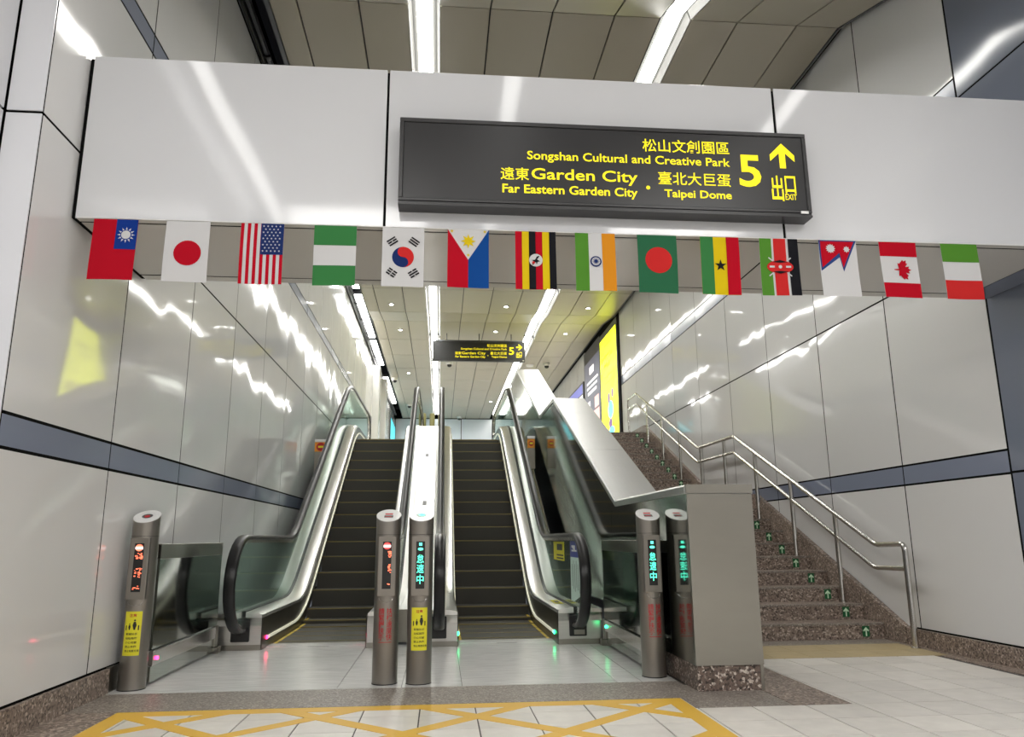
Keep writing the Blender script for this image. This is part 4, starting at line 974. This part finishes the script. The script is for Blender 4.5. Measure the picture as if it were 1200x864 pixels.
pbox('frame', 'sign_black', p2, 4.062, 4.12, 19.10, 21.30, 3.05, 6.08)
side(pr(19.16, 3.3, 21.2, 5.72), 'poster_dark', 'face', p2, 4.060)
for (y0, z0, y1, z1, m_) in ((19.9, 5.32, 20.5, 5.52, 'poster_white'), (19.4, 5.08, 20.9, 5.14, 'poster_white'), (19.5, 4.94, 20.9, 5.0, 'poster_white'), (19.6, 4.78, 20.8, 4.86, 'poster_white'),
        (20.5, 4.3, 21.0, 4.6, 'poster_white'), (19.35, 4.3, 19.9, 4.6, 'poster_pink'), (19.3, 3.9, 21.1, 4.25, 'poster_pink'), (19.4, 3.55, 21.0, 3.8, 'poster_white')):
    side(pr(y0, z0, y1, z1), m_, 'print_block', p2, 4.0575)
p3 = empty('poster_lightbox', (4.08, 24, 4.7), 'long low poster box further along the right wall behind the dark poster', 'poster')
pbox('frame', 'sign_black', p3, 4.062, 4.114, 21.5, 29.0, 3.4, 5.35)
side(pr(21.6, 5.02, 28.9, 5.3), 'poster_blue', 'header', p3, 4.060); side(pr(21.6, 3.5, 28.9, 4.98), 'poster_white', 'face', p3, 4.060)
for k in range(6): side(pr(21.8+k*1.2, 3.8, 22.5+k*1.2, 4.8), ('poster_pink', 'poster_purple', 'poster_yellow')[k % 3], 'picture', p3, 4.0575)
cs = empty('cyan_screen', (-2.0, 32, 5.0), 'cyan lit screen on the left wall near the far end', 'screen')
pbox('frame', 'sign_black', cs, -2.058, -2.02, 30.4, 33.6, 3.6, 5.75); side(pr(30.5, 3.7, 33.5, 5.65), 'screen_cyan', 'face', cs, -2.018)

# ------------------------------------------------------------------ ceiling fittings
for k, (x, y) in enumerate([(-1.16, 16.6), (-1.10, 19.3), (-1.10, 24.6), (1.42, 16.6), (1.37, 19.3), (3.23, 19.4), (3.3, 16.6), (1.91, 29.8)]):
    z = cz(y); t = empty('downlight', (x, y, z), ('front left', 'second left', 'third left', 'front middle', 'second middle', 'second right', 'front right', 'far middle')[k]+' small round downlight set into the ceiling panels', 'downlight', 'small ceiling downlights')
    MB().lathe([(0.07, z-.012), (0.07, z-.001)], x, y, 16).build('trim_ring', 'lamp_reflector', t); MB().lathe([(0.045, z-.018), (0.045, z-.0125)], x, y, 16).build('lens', 'strip_diffuser', t)
for k, (x, y) in enumerate([(-1.59, 25.4), (-1.3, 30.5), (0.207, 22.9), (3.2, 22.9), (0.767, 33.6)]):
    z = cz(y); t = empty('ceiling_camera', (x, y, z), ('left near', 'left far', 'centre', 'right', 'farthest centre')[k]+' white dome security camera under the ceiling', 'camera', 'dome cameras under the ceiling')
    MB().lathe([(0.09, z-.10), (0.11, z-.06), (0.10, z-.001)], x, y, 16).build('housing', 'camera_white', t)
    MB().lathe([(0.02, z-.175), (0.06, z-.155), (0.075, z-.10)], x, y, 16).build('dome', 'black_plastic', t)
t = empty('ceiling_speaker', (2.71, 23.2, cz(23.2)), 'pale round loudspeaker under the ceiling left of the right camera', 'speaker')
MB().lathe([(0.11, cz(23.2)-.05), (0.13, cz(23.2)-.001)], 2.71, 23.2, 18).build('grille', 'camera_white', t)

# concourse lamp tubes (seen only as streaks on the glossy panels)
for k, (x, ya, yb, z) in enumerate([(-2.1, -6, 2.6, 4.9), (0.6, -6, 2.6, 4.9), (3.2, -6, 2.6, 4.9), (6.0, -6, 2.6, 4.9)]):
    t = empty('concourse_strip', (x, (ya+yb)/2, z), ('leftmost', 'second', 'third', 'rightmost')[k]+' long strip lamp on the concourse ceiling behind the viewer', 'ceiling light', 'concourse strip lamps')
    pbox('lamp_body', 'lamp_reflector', t, x-.11, x+.11, ya, yb, z-.02, z+.045); pbox('diffuser', 'hall_diffuser', t, x-.07, x+.07, ya+.02, yb-.02, z-.035, z-.021)
bpy.context.view_layer.update()
